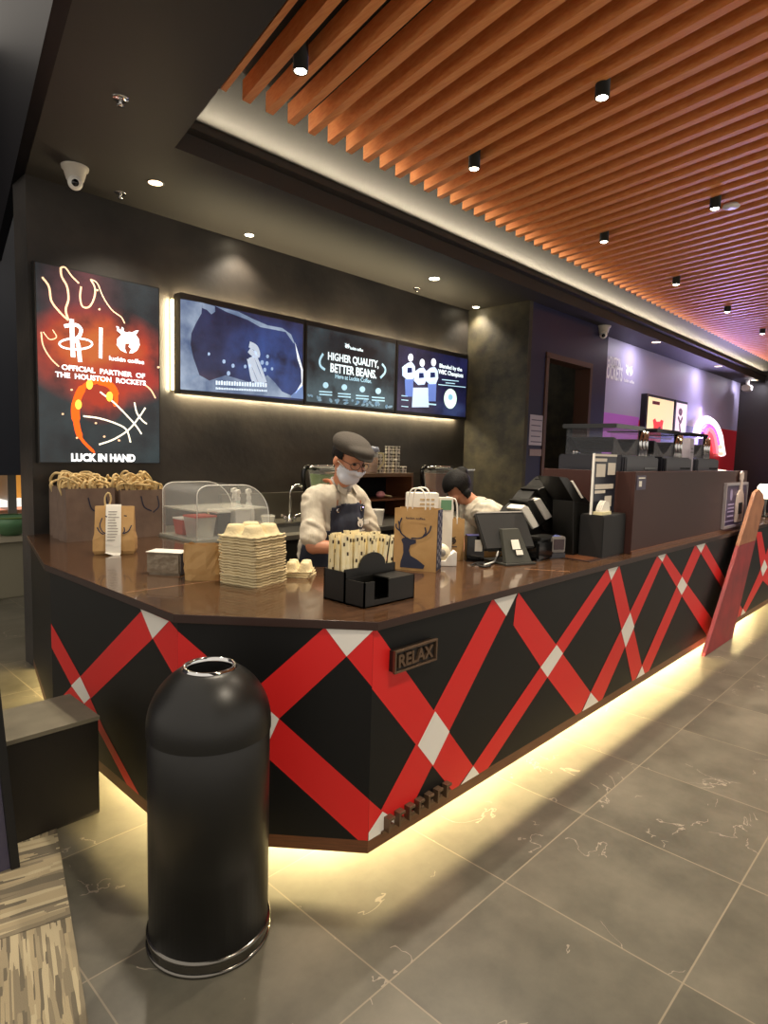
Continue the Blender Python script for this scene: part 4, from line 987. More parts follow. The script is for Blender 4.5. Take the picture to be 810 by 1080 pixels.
for gx, ys in ((1.56, (4.05, 4.19, 4.33)), (1.885, (4.02, 4.16, 4.30))):
    for j, y in enumerate(ys):
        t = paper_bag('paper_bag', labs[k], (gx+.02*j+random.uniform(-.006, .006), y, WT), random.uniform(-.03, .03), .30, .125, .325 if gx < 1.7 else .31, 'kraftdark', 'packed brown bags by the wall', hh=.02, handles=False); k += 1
        for q in range(11):     # rope handles bunched on top
            xx = -.115+.023*q; zz = .31; a0 = random.uniform(-.9, .9); hg = random.uniform(.03, .115); wd = random.uniform(.03, .07); ln = random.uniform(-.05, .05)
            ca_, sa_ = math.cos(a0)*wd, math.sin(a0)*wd
            MB().tube(smooth([(xx-ca_*.6, -sa_*.6, zz-.03), (xx-ca_, -sa_, zz+hg*.5), (xx-ca_*.5+ln*.5, -sa_*.5+ln, zz+hg), (xx+ca_*.5+ln, sa_*.5+ln, zz+hg*random.uniform(.8, 1.1)), (xx+ca_*1.1, sa_, zz+hg*.45), (xx+ca_*.7, sa_*.6, zz-.03)], 3), random.uniform(.006, .009), n=6).build('handle', 'rope', t)
        if j == 0:
            g = MB(); yy = -.066
            for L in ([(-.02, .27), (.0, .20), (.05, .17)], [(.09, .27), (.10, .20), (.06, .16)]): add_ribbon(g, smooth([(x, yy, z) for x, z in L]), .008, FN)
            g.build('print', 'print', t)
# front bag with the long receipt
p = (fl(97, 586, WT)+fl(145, 583, WT))/2; rb = math.atan2((fl(145, 583, WT)-fl(97, 586, WT)).y, (fl(145, 583, WT)-fl(97, 586, WT)).x)
yawc = math.atan2(-.6*p.x*0-.726, .688)
t = thing('paper_bag', 'light brown folded paper bag with a long white receipt, alone in front', 'paper bag', (p.x+.02, p.y+.04, WT), -.55)
b = MB(); rows = [(0, .100, .055), (.02, .108, .060), (.08, .108, .058), (.115, .100, .052), (.2, .100, .03), (.262, .102, .006)]; vs = []
for i, (z, a, c) in enumerate(rows): vs += [(-a, -c, z), (-.03, -c-.006*(i % 2), z+.002), (.05, -c-.004, z), (a, -c, z), (a-.01, 0, z), (a, c, z), (-.02, c+.004, z), (-a, c, z), (-a+.01, 0, z)]
fs = [(i*9+k, i*9+(k+1) % 9, (i+1)*9+(k+1) % 9, (i+1)*9+k) for i in range(len(rows)-1) for k in range(9)]+[tuple(range(9))[::-1], tuple(45+k for k in range(9))]
b.add(vs, fs); b.build('body', 'kraft', t, bevel=.002)
rc = MB(); L = [(-.0, -.008, .272), (.0, -.014, .262), (.002, -.036, .2), (.004, -.0625, .11), (.004, -.07, .05), (.004, -.072, .012), (.0, -.09, .003)]
add_ribbon(rc, [Vector((x-.005, y-.003, z)) for x, y, z in L], .078, (0, -1, .2)); o = rc.build('receipt', 'paper', t); md = o.modifiers.new('t', 'SOLIDIFY'); md.thickness = .0012
rcp = MB()
for k in range(11):
    z = .235-k*.015; y = -.016-(.262-z)*.33; ww = random.uniform(.03, .06)
    rcp.slab([(-.03, y-.006, z), (-.03+ww, y-.006, z), (-.03+ww, y-.007, z-.004), (-.03, y-.007, z-.004)], (0, -.0006, 0))
rcp.build('receipt_print', mat('receipt_ink', '8a857c', .8), t)
pr = MB()
for L in ([(-.06, .20), (-.07, .16), (-.055, .125), (-.03, .115)], [(-.085, .15), (-.07, .125), (-.05, .112)], [(.052, .15), (.055, .13), (.045, .115)], [(.09, .16), (.075, .13), (.05, .115)], [(-.045, .21), (-.035, .205)], [(.05, .212), (.065, .21)]):
    add_ribbon(pr, smooth([(x, -.034-(.2-z)*.26-.006, z) for x, z in L]), .006, FN)
pr.build('antler_print', 'print', t)
tag_b = MB().tube(smooth([(-.05, 0, .255), (-.05, -.005, .31), (-.03, -.01, .335), (-.02, 0, .30), (-.035, 0, .25)], 4), .005, n=6); tag_b.build('handle', 'rope', t)
# big deer bag
p = Vector((2.46, 2.085, WT)); rzb = -1.12
t = paper_bag('deer_bag', 'large kraft paper bag with a navy deer print and dotted side', (p.x, p.y, WT), rzb, .225, .115, .315, 'kraft', hh=.10, hm='paper', hr_=.004)
t['category'] = 'paper bag'
g = MB(); y = -.0605
# deer head and neck silhouette
g.poly([(-.075+x*.13, y, .012+z*.15) for x, z in ((.0, 0), (.95, 0), (1.0, .12), (.7, .3), (.42, .42), (.34, .6), (.4, .78), (.62, .86), (.62, .98), (.36, 1.0), (.26, 1.05), (.1, 1.02), (.02, .95), (.1, .8), (.12, .5), (.02, .2))])
for L in ([(-.045, .165), (-.075, .19), (-.085, .225), (-.075, .26), (-.07, .265)], [(-.075, .195), (-.1, .215), (-.102, .235)], [(-.02, .165), (.03, .17), (.07, .2), (.082, .235)], [(.04, .175), (.055, .2), (.05, .225)], [(-.085, .23), (-.09, .25)]): add_ribbon(g, smooth([(x, y, z) for x, z in L]), .007, FN)
g.build('deer_print', 'print', t)
text('lettering', 'luckin coffee', t, (-.0, -.0605, .268), (1, 0, 0), (0, 0, 1), .012, 'print', width=.10, bold=.01, ext=.0006, world=False)
g = MB().slab([(.1135, -.055, .003), (.1135, .055, .003), (.1135, .052, .313), (.1135, -.052, .313)], (.0012, 0, 0), 0)
for i in range(3):
    for j in range(8): g.slab([(.1148, -.035+.035*i+.011*math.cos(a), .03+.037*j+(.018 if i == 1 else 0)+.011*math.sin(a)) for a in [2*PI*q/10 for q in range(10)]], (.0006, 0, 0), 1)
g.build('dotted_side', ['print', mat('print_grey', '8d8a90', .6)], t)
# smaller bag behind
p = fl(476, 581, WT); t = paper_bag('small_bag', 'small brown paper bag with rope handle behind the tape dispenser', (2.83, 2.17, WT), -.6, .155, .09, .235, 'kraft', hh=.11, hm='paper', hr_=.005)
t['category'] = 'paper bag'
deer('deer_emblem', t, lambda x, y: Matrix(t.matrix_basis) @ Vector((-.03+.06*x, -.0485, .14-.05*y)), mat('bag_ink', '3a2c20', .7))
MB().box(-.035, .035, -.0485, -.047, .075, .08).build('print', 'print', t)
# bagged rolls and napkin pack, left of the trays
p = (fl(160, 604, WT)+fl(187, 609, WT))/2
t = thing('napkin_pack', 'silver wrapped napkin pack with a dark end left of the trays', 'pack', (p.x+.035, p.y+.03, WT), -.93)
MB().box(-.085, .085, -.05, .05, 0, .105, bev=.01).build('wrapper', mat('napkin_wrap', '8d7f6c', .25, .5, bump=.6, bscale=25), t)
MB().box(.084, .0875, -.048, .048, .004, .1).build('end_flap', mat('pack_dark', '1e1c22', .4), t)
MB().slab([(.0876, .01+.022*math.cos(a), .035+.022*math.sin(a)) for a in [2*PI*q/14 for q in range(14)]], (.001, 0, 0)).build('round_print', mat('pack_grey', '4a4448', .4), t)
MB().box(-.086, .086, -.051, .051, .1045, .1065).build('top_edge', 'paper', t)
p = (fl(194, 612, WT)+fl(230, 613, WT))/2
t = thing('paper_sack', 'crumpled brown paper sack with an open top beside the tall tray stack', 'paper sack', (p.x+.03, p.y+.035, WT), -.7)
b = MB(); n = 22; rows = 7; vs = []
for j in range(rows):
    for i in range(n):
        a = 2*PI*i/n; z = .16*j/(rows-1); r = 1+random.uniform(-.07, .07)*(1 if j < rows-1 else .4)
        rx, ry = .082, .05; pw = .7
        vs.append((rx*r*math.copysign(abs(math.cos(a))**pw, math.cos(a)), ry*r*math.copysign(abs(math.sin(a))**pw, math.sin(a)), z+(random.uniform(-.006, .008) if j == rows-1 else 0)))
b.add(vs, [(j*n+i, j*n+(i+1) % n, (j+1)*n+(i+1) % n, (j+1)*n+i) for j in range(rows-1) for i in range(n)]+[tuple(range(n))[::-1]])
o = b.build('body', 'kraft', t); md = o.modifiers.new('t', 'SOLIDIFY'); md.thickness = .0015


# tape dispenser, small box, cables
p = (fl(462, 598, WT)+fl(484, 596, WT))/2
t = thing('tape_dispenser', 'white tape dispenser beside the large deer bag', 'tape dispenser', (p.x+.0, p.y+.03, WT), -.75)
MB().slab([(x, -.03, z) for x, z in ((-.06, 0), (.062, 0), (.062, .075), (.05, .082), (.038, .07), (.02, .06), (.0, .03), (-.05, .03), (-.06, .05))], (0, .06, 0)).build('base', 'whiteplastic', t, bevel=.004)
MB().cyl((-.018, -.022, .07), (-.018, .022, .07), .046, n=28).build('tape_roll', mat('tape_cream', 'e2d6ba', .4), t)
MB().cyl((-.018, -.026, .07), (-.018, .026, .07), .02).build('hub', 'grey', t)
t = thing('ink_box', 'small black box with a white label behind the tape dispenser', 'box', (2.90, 2.04, WT), -.7)
MB().box(-.05, .05, -.035, .035, 0, .145, bev=.004).build('body', 'blackgloss', t); MB().box(-.006, .036, -.0365, -.035, .06, .125).build('label_sheet', 'paper', t); MB().box(-.045, .045, -.03, .03, .1455, .148).build('top_band', mat('band_blue', '3c3c78', .4), t)
t = thing('paper_bundle', 'folded brown paper bundle lying behind the small black box', 'paper', (3.1, 2.1, WT), -.4)
MB().box(-.1, .1, -.06, .06, 0, .075, bev=.008).build('body', 'kraft', t); MB().box(-.02, .1, -.063, -.06, .035, .045).build('band', 'black', t)
cbm = MB(); L = [rp(497, 597, 1)*0+fl(497, 597, WT), fl(507, 594, WT), fl(517, 597, WT), fl(511, 599, WT), fl(503, 596, WT), fl(520, 594, WT), fl(528, 587, WT)]
for v_ in L: v_.z += .006
L[-1].z += .02
cbm.tube(smooth(L, 6), .005); o = cbm.build('cable', 'blackmatte', loc=fl(510, 597, WT)); tag(o, 'short black cable coiled in front of the till stand', 'cable')
cbm = MB(); L = [fl(511, 598, WT), fl(517, 596, WT), fl(522, 593, WT), fl(526, 586, WT)]
for v_ in L: v_.z += .012
L[-1].z += .03
cbm.tube(smooth(L, 6), .005); o = cbm.build('cable', 'whiteplastic', loc=fl(518, 596, WT)); tag(o, 'short white cable in front of the till stand', 'cable')
t = thing('bunch_of_keys', 'small metal bunch of keys beside the coiled black cable', 'keys', fl(503, 598, WT))
MB().tube([(.012*math.cos(a), .012*math.sin(a), .004) for a in [2*PI*q/14 for q in range(14)]], .0015, closed=True).build('ring', 'chrome', t)
MB().box(.01, .05, -.005, .005, .001, .004).lathe([(.001, .001), (.009, .001), (.009, .004), (.001, .004)], (.055, 0, 0), n=14).build('key', 'steel', t)
MB().box(-.005, .005, .01, .045, .001, .004).lathe([(.001, .001), (.009, .001), (.009, .004), (.001, .004)], (0, .052, 0), n=14).build('key', 'steel', t)

# till: stand plus tilted monitor seen from behind
p = (fl(527, 597, WT)+fl(557, 590, WT))/2
t = thing('till', 'black till monitor on a sloping stand, seen from behind', 'till', (p.x-.02, p.y+.02, WT), -.35)
MB().slab([(-.10, -.10, 0), (.11, -.10, 0), (.11, .12, 0), (-.10, .12, 0)], (0, 0, .012)).build('base_plate', mat('till_grey', '2e2e29', .4), t, bevel=.003)
MB().add([(-.085, -.085, .012), (.09, -.085, .012), (.055, .0, .19), (-.06, .0, .19), (-.085, -.05, .012), (.09, -.05, .012), (.055, .03, .19), (-.06, .03, .19)], [(0, 1, 2, 3), (4, 7, 6, 5), (0, 4, 5, 1), (1, 5, 6, 2), (2, 6, 7, 3), (3, 7, 4, 0)]).build('stand', mat('till_stand', '3b3b35', .4), t, bevel=.003)
MB().slab([(-.03, -.062, .085), (.025, -.062, .085), (.02, -.042, .135), (-.03, -.042, .135)], (0, -.002, 0)).slab([(-.01, -.074, .055), (.035, -.074, .055), (.032, -.065, .08), (-.012, -.065, .08)], (0, -.002, 0)).build('stickers', 'paper', t)
Rm = Matrix.Translation((-.01, .05, .18)) @ Matrix.Rotation(math.radians(-32), 4, 'X')
MB().box(-.17, .17, -.012, .018, -.12, .10, bev=.006, mtx=Rm).build('monitor_back', 'blackmatte', t)
MB().box(-.16, .165, -.014, .02, .10, .108, mtx=Rm).build('silver_edge', 'grey', t)

# sloping cup and lid dispensers
def disp(u, v, lab, ln_, lid=True, tt=None):
    p = rp(u, v, tt); t = thing('lid_dispenser', lab, 'lid dispenser', p, 0, 'sloping black dispensers beside the till')
    ax = Vector((.50, .06, .86)).normalized(); ax = Vector((-.42, .30, .85)).normalized()
    return t
def tube_disp(px0, px1, y, r, lab, col):
    a = wl(px0[0], px0[1], y); b = wl(px1[0], px1[1], y); a.z = max(a.z, WT+.06)
    t = thing('lid_dispenser', lab, 'lid dispenser', (a.x, a.y, WT), 0, 'sloping black dispensers beside the till')
    d = (b-a).normalized(); q = d.to_track_quat('Z', 'Y').to_matrix().to_4x4(); Ln = (b-a).length
    o_ = a-Vector((a.x, a.y, WT))
    MB().lathe([(r-.004, .02), (r, 0), (r, Ln), (r-.004, Ln), (r-.004, .02)], o_, 24, 0, True, q, close=True).build('tube', 'black', t)
    MB().lathe([(.001, .0), (r-.008, .0), (r-.008, Ln-.06), (r-.005, Ln-.055), (r-.02, Ln-.04), (.001, Ln-.04)], o_, 24, 0, True, q).build('lid_stack', col, t)
    MB().cyl((o_.x+d.x*Ln*.5, o_.y, 0), (o_.x+d.x*Ln*.5, o_.y, o_.z+d.z*Ln*.5), .012).box(o_.x+d.x*Ln*.5-.05, o_.x+d.x*Ln*.5+.05, -.05, .05, 0, .008).build('foot', 'black', t)
    return t
def disp_px(x, y): return (530+x/5.4, 480+y/5.4)
YR = 1.93
def rk(x, y, yy=YR): return wl(*disp_px(x, y), yy)
t = thing('lid_rack', 'sloping black stepped rack holding stacks of white lids', 'lid rack', (3.45, YR+.07, WT))
bod = [rk(x, y) for x, y in ((75, 430), (110, 320), (160, 270), (205, 210), (240, 190), (300, 130), (330, 125), (372, 200), (372, 430))]
zb = [Vector((bod[-1].x, YR, WT)), Vector((bod[0].x, YR, WT))]
MB().slab([Vector((p.x, YR+.03, p.z)) for p in bod]+[Vector((q.x, YR+.03, q.z)) for q in zb], (0, .11, 0)).build('rack_body', 'black', t, world=True)
for pts in ([(85, 340), (108, 298), (182, 425), (112, 432)], [(140, 262), (188, 250), (252, 372), (212, 405)], [(205, 195), (250, 178), (322, 290), (290, 352)], [(285, 140), (330, 125), (372, 200), (372, 310)], [(225, 400), (290, 360), (368, 335), (370, 420), (240, 432)]):
    MB().slab([rk(*q) for q in pts], (0, .13, 0)).build('divider', 'black', t, world=True, bevel=.004)
for pts, mt in (([(50, 392), (68, 366), (108, 425), (76, 442)], 'paper'), ([(104, 305), (128, 284), (150, 296), (212, 405), (176, 422)], 'paper'), ([(186, 258), (218, 244), (286, 352), (252, 370)], 'paper'), ([(255, 186), (277, 176), (326, 250), (302, 262)], 'grey')):
    MB().slab([rk(x, y, YR-.012) for x, y in pts], (0, .1, 0)).build('lid_stack', mt, t, world=True, bevel=.006)
# tall dark bin with a sloping top, then the low box with the menu card
YQ = 1.76
t = thing('napkin_bin', 'tall black bin with a sloping slotted top left of the menu card', 'bin', (3.63, YQ+.08, WT))
q_ = lambda x, y, yy=YQ: wl(*disp_px(x, y), yy)
zb0, zb1 = q_(405, 500), q_(512, 500)
pl_ = [Vector((zb0.x, YQ, WT)), Vector((zb1.x, YQ, WT)), q_(512, 285), q_(405, 262)]
MB().slab(pl_, (0, .14, 0)).build('body', 'black', t, world=True, bevel=.003)
MB().slab([q_(405, 262), q_(512, 285), q_(370, 128), q_(320, 122)], (0, .14, 0)).build('sloping_top', 'black', t, world=True, bevel=.003)
MB().slab([q_(392, 148, YQ-.003), q_(402, 146, YQ-.003), q_(462, 244, YQ-.003), q_(450, 246, YQ-.003)], (0, .01, 0)).build('slot_edge', 'paper', t, world=True)
o = MB().slab([q_(436, 152, YQ+.19), q_(468, 152, YQ+.19), q_(460, 190, YQ+.19)], (0, .03, 0)).build('folded_napkin', 'paper', loc=(3.70, YQ+.19, 1.2))
o['label'] = 'corner of a folded white napkin sticking up behind the sloping black bin'; o['category'] = 'napkin'
c0, cR, cL = fl(637, 586, WT), fl(664, 582, WT), fl(624, 584, WT)
zt = wl(637, 545, 1.60).z
ex = Vector((cR.x-c0.x, cR.y-c0.y, 0)); ey = Vector((0, .20, 0)); ex = Vector((.145, 0, 0)); c0 = Vector((3.58, 1.60, WT))
t = thing('low_box', 'low black box carrying the menu card and white slips', 'box', c0)
MB().box(0, X0-3.59, 0, .15, 0, zt-WT, bev=.004).build('body', 'blackmatte', t)
MB().box(.005, X0-3.595, .005, .145, zt-WT, zt-WT+.006).build('top_board', mat('box_lid_dark', '2c2a27', .35), t)
y1 = 1.68
a, b2 = wl(627, 478, y1), wl(647, 541, y1)
t = thing('menu_card', 'narrow dark menu card with pale print standing on the low black box', 'menu card', ((a.x+b2.x)/2, y1, zt+.006))
MB().slab([(a.x, y1, zt+.006), (b2.x, y1, zt+.006), (b2.x, y1, a.z), (a.x, y1, a.z)], (0, .006, 0)).build('card', mat('card_navy', '20242f', .35), t, world=True)
f = MB()
for x0, x1, z0, z1 in ((0, 1, .955, .99), (.05, .55, .87, .92), (.12, .5, .62, .83), (.62, .95, .65, .85), (.1, .9, .42, .50), (.1, .55, .35, .40), (.55, .85, .12, .3)):
    w_, h_ = b2.x-a.x, a.z-zt; f.box(a.x+w_*x0, a.x+w_*x1, y1-.002, y1, zt+h_*z0, zt+h_*z1)
f.build('print', mat('card_print', 'cfc6b8', .5), t, world=True)
MB().slab([(a.x-.004, y1-.004, zt+.006), (a.x+.006, y1-.004, zt+.006), (a.x+.006, y1-.004, a.z), (a.x-.004, y1-.004, a.z)], (0, .012, 0)).build('clear_edge', 'whiteplastic', t, world=True)
t = thing('slip_stack', 'stack of white rounded paper slips in front of the menu card', 'slips', (a.x+.075, 1.645, zt+.006))
pz = [(-.055, 0), (.06, 0), (.062, .035), (.04, .075), (.0, .085), (-.035, .06), (-.055, .03)]
for k in range(4): MB().slab([(x, -.02+.010*k, z+.004*k*0) for x, z in pz], (0, .006, 0)).build('slip', 'paper', t)
MB().box(-.06, .065, -.028, .03, 0, .018).build('tray', 'cream', t)
# printer and scanner
pL, pR = fl(552, 588, WT), fl(583, 588, WT)
t = thing('receipt_printer', 'low black receipt printer behind the small scanner', 'printer', ((pL.x+pR.x)/2-.02, 1.85, WT))
MB().box(-.12, .13, -.06, .07, 0, .115, bev=.012).build('body', 'blackgloss', t); MB().box(-.08, .10, -.05, .05, .115, .135, bev=.006).build('lid', 'black', t)
p = fl(590, 589, WT); t = thing('code_scanner', 'small grey code scanner with a dark red window on the worktop', 'scanner', (p.x, p.y+.03, WT), -.45)
MB().box(-.055, .055, -.03, .045, 0, .035, bev=.005).build('base', 'darkgrey', t)
MB().box(-.05, .05, -.032, .04, .035, .13, bev=.006).build('head', mat('scanner_grey', '77716c', .35), t); MB().box(-.036, .036, -.035, -.031, .055, .115).build('window', mat('scanner_red', '2a0808', .1), t)
MB().box(-.03, .02, -.02, .02, .13, .134).build('top_label', mat('label_blue', '6a74b0', .4), t)
t = thing('counter_mat', 'thin dark brown service mat set in the worktop below the scanner', 'mat', (3.62, 1.72, WT))
MB().box(-.22, .2, -.13, .11, 0.0005, .004, bev=.001).build('sheet', 'topedge', t)
MB().box(-.19, .17, -.10, .08, .004, .005).build('inner_field', 'trimwood', t)

# ================================================================== BACK COUNTER ITEMS
def frame_of(t, bars, mt='whiteplastic', r=.006):
    pass
t = thing('display_case', 'clear rounded plastic display case with tubs inside on the back counter', 'display case', (2.28, 3.72, WT))
w2, d2 = .27, .22
prof = [(-w2, .02), (-w2, .30)]+[(-w2+.08-.08*math.cos(a), .30+.06*math.sin(a)) for a in [PI/2*k/6 for k in range(1, 7)]]+[(.05, .36)]+[(.05+.22*math.sin(a), .14+.22*math.cos(a)) for a in [PI/2*k/10 for k in range(1, 11)]]+[(w2, .02)]
vs = [(x, y, z) for y in (-d2, d2) for x, z in prof]; n = len(prof)
MB().add(vs, [(i, i+1, n+i+1, n+i) for i in range(n-1)], 0, True).build('clear_cover', 'glass', t)
for y_ in (-d2, d2): MB().poly([(x, y_, z) for x, z in prof]).build('end_pane', 'glass', t)
MB().box(-w2-.02, w2+.02, -d2-.02, d2+.02, 0, .02, bev=.005).build('base_tray', 'glassfog', t)
MB().tube([(x, -d2, z) for x, z in prof], .003, n=6).tube([(x, d2, z) for x, z in prof], .003, n=6).build('rim', 'whiteplastic', t)
MB().box(-w2, w2, -d2, d2, .195, .203).build('shelf', 'glassfog', t)
k = 0
for x, y, w_, h_, mt, lab in ((-.17, -.08, .075, .13, 'glassfog', 'frosted tub at the left end inside the clear display case'), (-.02, -.08, .05, .15, 'darkgrey', 'dark tub in the middle of the clear display case'), (.12, -.08, .06, .16, 'whiteplastic', 'white tub at the right end inside the clear display case'), (-.17, .1, .06, .1, 'redplastic', 'red tub at the back of the clear display case'), (.1, .1, .07, .14, 'cream', 'cream tub at the back of the clear display case')):
    o = thing('storage_tub', lab, 'tub', (2.28+x, 3.72+y, WT+.02), 0, 'tubs in the display case')
    MB().add([(s*w_*q, r_*w_*q, z) for z, q in ((0, .8), (h_, 1)) for s, r_ in ((-1, -1), (1, -1), (1, 1), (-1, 1))], [(3, 2, 1, 0), (0, 1, 5, 4), (1, 2, 6, 5), (2, 3, 7, 6), (3, 0, 4, 7)]).build('body', mt, o)
    MB().box(-w_*1.06, w_*1.06, -w_*1.06, w_*1.06, h_, h_+.012, bev=.003).build('lid', 'whiteplastic' if k else 'redplastic', o); k += 1
def spray(x, y, lab, tint):
    t = thing('spray_bottle', lab, 'spray bottle', (x, y, WT), .6, 'spray bottles by the sink')
    MB().lathe([(.001, 0), (.04, 0), (.044, .01), (.044, .11), (.038, .14), (.02, .175), (.016, .19), (.016, .2)], n=24).build('bottle', tint, t)
    h = MB().lathe([(.019, .2), (.019, .225), (.012, .23), (.012, .25)], n=18)
    h.slab([(-.05, -.012, .25), (.03, -.012, .25), (.035, -.012, .265), (.01, -.012, .285), (-.05, -.012, .28)], (0, .024, 0)); h.slab([(-.03, -.005, .252), (-.022, -.005, .252), (-.04, -.005, .20), (-.046, -.005, .205)], (0, .01, 0))
    h.build('spray_head', 'whiteplastic', t, bevel=.002)
spray(2.70, 4.10, 'white spray bottle nearest the clear display case', mat('bottle_teal', 'c9dcd6', .3)); spray(2.84, 4.16, 'white spray bottle nearest the sink', mat('bottle_white', 'e0ddd6', .3))
spray(2.80, 4.30, 'white spray bottle standing behind the other two', mat('bottle_grey', 'b9b6b0', .3))
def cup(x, y, z, lab, r=.045, h=.11, mt='glassfog', grp=None, s=1):
    t = thing('cup', lab, 'cup', (x, y, z), 0, grp)
    MB().lathe([(r*.72, 0), (r*.74, .002), (r, h), (r*1.05, h+.004), (r*1.03, h+.009), (r*.96, h+.004), (r*.70, .005), (.001, .004)], n=24, close=True).lathe([(.001, 0), (r*.72, 0)], n=24, close=True).build('body', mt, t); return t
cup(2.66, 3.66, WT, 'clear plastic cup behind the tall tray stack', .05, .12)
cup(3.55, 3.62, WT, 'white paper cup on the back counter right of the barista', .055, .13, 'paper')
cup(3.70, 3.58, WT, 'second white paper cup on the back counter near the deer bag', .055, .12, 'paper')
t = thing('red_bottle', 'small red squeeze bottle beside the barista at the sink', 'bottle', (3.02, 3.53, WT)); MB().lathe([(.001, 0), (.03, 0), (.032, .01), (.032, .09), (.015, .12), (.006, .15), (.001, .15)], n=20).build('body', 'redplastic', t); MB().lathe([(.02, .112), (.02, .122), (.012, .128)], n=16).build('collar', 'whiteplastic', t)
def blender(x, y, lab, liq, rz):
    t = thing('drink_dispenser', lab, 'drink dispenser', (x, y, WT), rz)
    MB().box(-.10, .10, -.10, .10, 0, .16, bev=.015).build('base', 'blackgloss', t)
    MB().add([(s*q, r_*q, z) for z, q in ((.16, .075), (.44, .10)) for s, r_ in ((-1, -1), (1, -1), (1, 1), (-1, 1))], [(0, 1, 5, 4), (1, 2, 6, 5), (2, 3, 7, 6), (3, 0, 4, 7)]).build('jug', 'glass', t)
    MB().add([(s*q, r_*q, z) for z, q in ((.165, .07), (.40, .09)) for s, r_ in ((-1, -1), (1, -1), (1, 1), (-1, 1))], [(3, 2, 1, 0), (4, 5, 6, 7), (0, 1, 5, 4), (1, 2, 6, 5), (2, 3, 7, 6), (3, 0, 4, 7)]).build('drink', liq, t)
    MB().box(-.108, .108, -.108, .108, .44, .455, bev=.004).build('lid', 'steel', t)
    MB().tube(smooth([(-.085, 0, .45), (-.16, 0, .46), (-.20, 0, .42), (-.19, 0, .3), (-.15, 0, .2), (-.09, 0, .18)], 5), .02).build('handle', 'blackgloss', t)
    MB().tube(smooth([(-.18, -.06, .46), (-.1, -.1, .47), (.1, -.11, .47)], 4), .01).build('chrome_bar', 'chrome', t)
blender(3.50, 4.02, 'drink dispenser jug of green liquid behind the barista', 'green', -.2)
blender(5.05, 4.05, 'drink dispenser jug of brown liquid at the end of the back counter', 'brownliq', -.2)
t = thing('steel_box', 'upright grey steel box beside the brown drink dispenser', 'box', (5.42, 4.05, WT)); MB().box(-.14, .14, -.1, .1, 0, .43, bev=.008).build('body', mat('box_steel', '4e4a44', .3, .6), t); MB().box(-.145, .145, -.105, .105, .43, .445).build('lid', 'steel', t)
# open shelf with cups
sx0, sx1, sy = 3.66, 4.46, 3.86
t = thing('open_shelf', 'brown topped open shelf on the back counter behind the barista', 'shelf', ((sx0+sx1)/2, sy+.15, WT))
MB().box(sx0, sx1, sy, sy+.34, 1.285, 1.315).build('top_board', mat('shelf_wood', '6e5238', .5), t, world=True)
for x_ in (sx0, sx1-.025): MB().box(x_, x_+.025, sy, sy+.34, WT, 1.285).build('side_board', 'trimwood', t, world=True)
MB().box(sx0+.02, sx1-.03, sy+.01, sy+.33, 1.07, 1.085).build('shelf_board', 'trimwood', t, world=True)
MB().box(sx0+.02, sx1-.03, sy+.325, sy+.335, WT, 1.285).build('back_board', 'blackmatte', t, world=True)
p = wl(403, 520, sy+.08); t = thing('pink_scoop', 'pink scoop lying on the shelf behind the barista', 'scoop', (p.x-.02, sy+.08, 1.085))
MB().sph((0, 0, .035), .04, n=14, sc=(1.1, 1, .8)).build('bowl', 'pink', t); MB().cyl((.03, 0, .03), (.16, .02, .012), .01).build('handle', 'cream', t)
pat = bpy.data.materials.new('dotted_cup'); pat.use_nodes = True; nt = pat.node_tree; N = nt.nodes; b = N['Principled BSDF']
tcn = N.new('ShaderNodeTexCoord'); vo = N.new('ShaderNodeTexVoronoi'); vo.inputs['Scale'].default_value = 34; vo.inputs['Randomness'].default_value = .2; nt.links.new(tcn.outputs['Object'], vo.inputs['Vector'])
lt = N.new('ShaderNodeMath'); lt.operation = 'LESS_THAN'; lt.inputs[1].default_value = .52; nt.links.new(vo.outputs['Distance'], lt.inputs[0])
mx = N.new('ShaderNodeMix'); mx.data_type = 'RGBA'; nt.links.new(lt.outputs[0], mx.inputs[0]); mx.inputs[6].default_value = (*lin('3a3428'), 1); mx.inputs[7].default_value = (*lin('dcd8cc'), 1); nt.links.new(mx.outputs[2], b.inputs['Base Color'])
M['dotcup'] = pat
for i, (u, side) in enumerate(((401, 'left'), (409.5, 'middle'), (417.5, 'right'))):
    p = wl(u, 497, sy+.12)
    for k in range(4 if i else 3):
        t = thing('paper_cup', 'dotted paper cup in the '+side+' column stacked on the open shelf', 'cup', (p.x, sy+.12, 1.315+k*.062+(.0 if i else .062)*0), 0, 'dotted cups, '+side+' column')
        MB().lathe([(.034, 0), (.037, .058), (.038, .059), (.037, .061), (.035, .058), (.032, .004), (.001, .004)], n=20, close=True).build('body', 'dotcup', t)
p = wl(424, 497, sy+.1); 
t = thing('paper_cup', 'single dotted paper cup right of the tall cup columns on the open shelf', 'cup', (p.x+.01, sy+.10, 1.315)); MB().lathe([(.034, 0), (.038, .055), (.039, .057), (.038, .06), (.036, .055), (.032, .004), (.001, .004)], n=20, close=True).build('body', 'dotcup', t)
p = wl(393, 497, sy+.1); t = thing('jug', 'amber jug with a pale handle beside the stacked dotted cups', 'jug', (p.x-.0, sy+.12, 1.315))
MB().lathe([(.001, 0), (.06, 0), (.07, .19), (.066, .19), (.056, .005)], n=24, close=True).build('body', 'glass', t); MB().lathe([(.001, .004), (.055, .004), (.063, .14), (.001, .14)], n=24).build('drink', 'amber', t)
MB().lathe([(.072, .19), (.074, .2), (.06, .235), (.001, .24)], n=24).build('lid', mat('jug_lid', '8f97a8', .4), t); MB().tube(smooth([(.068, -.02, .18), (.11, -.04, .17), (.11, -.04, .09), (.06, -.02, .03)], 5), .008).build('handle', 'cream', t)
p = wl(353, 497, 3.95); t = thing('pump_bottle', 'tall white pump bottle on the back counter behind the cap', 'bottle', (p.x, 3.80, WT))
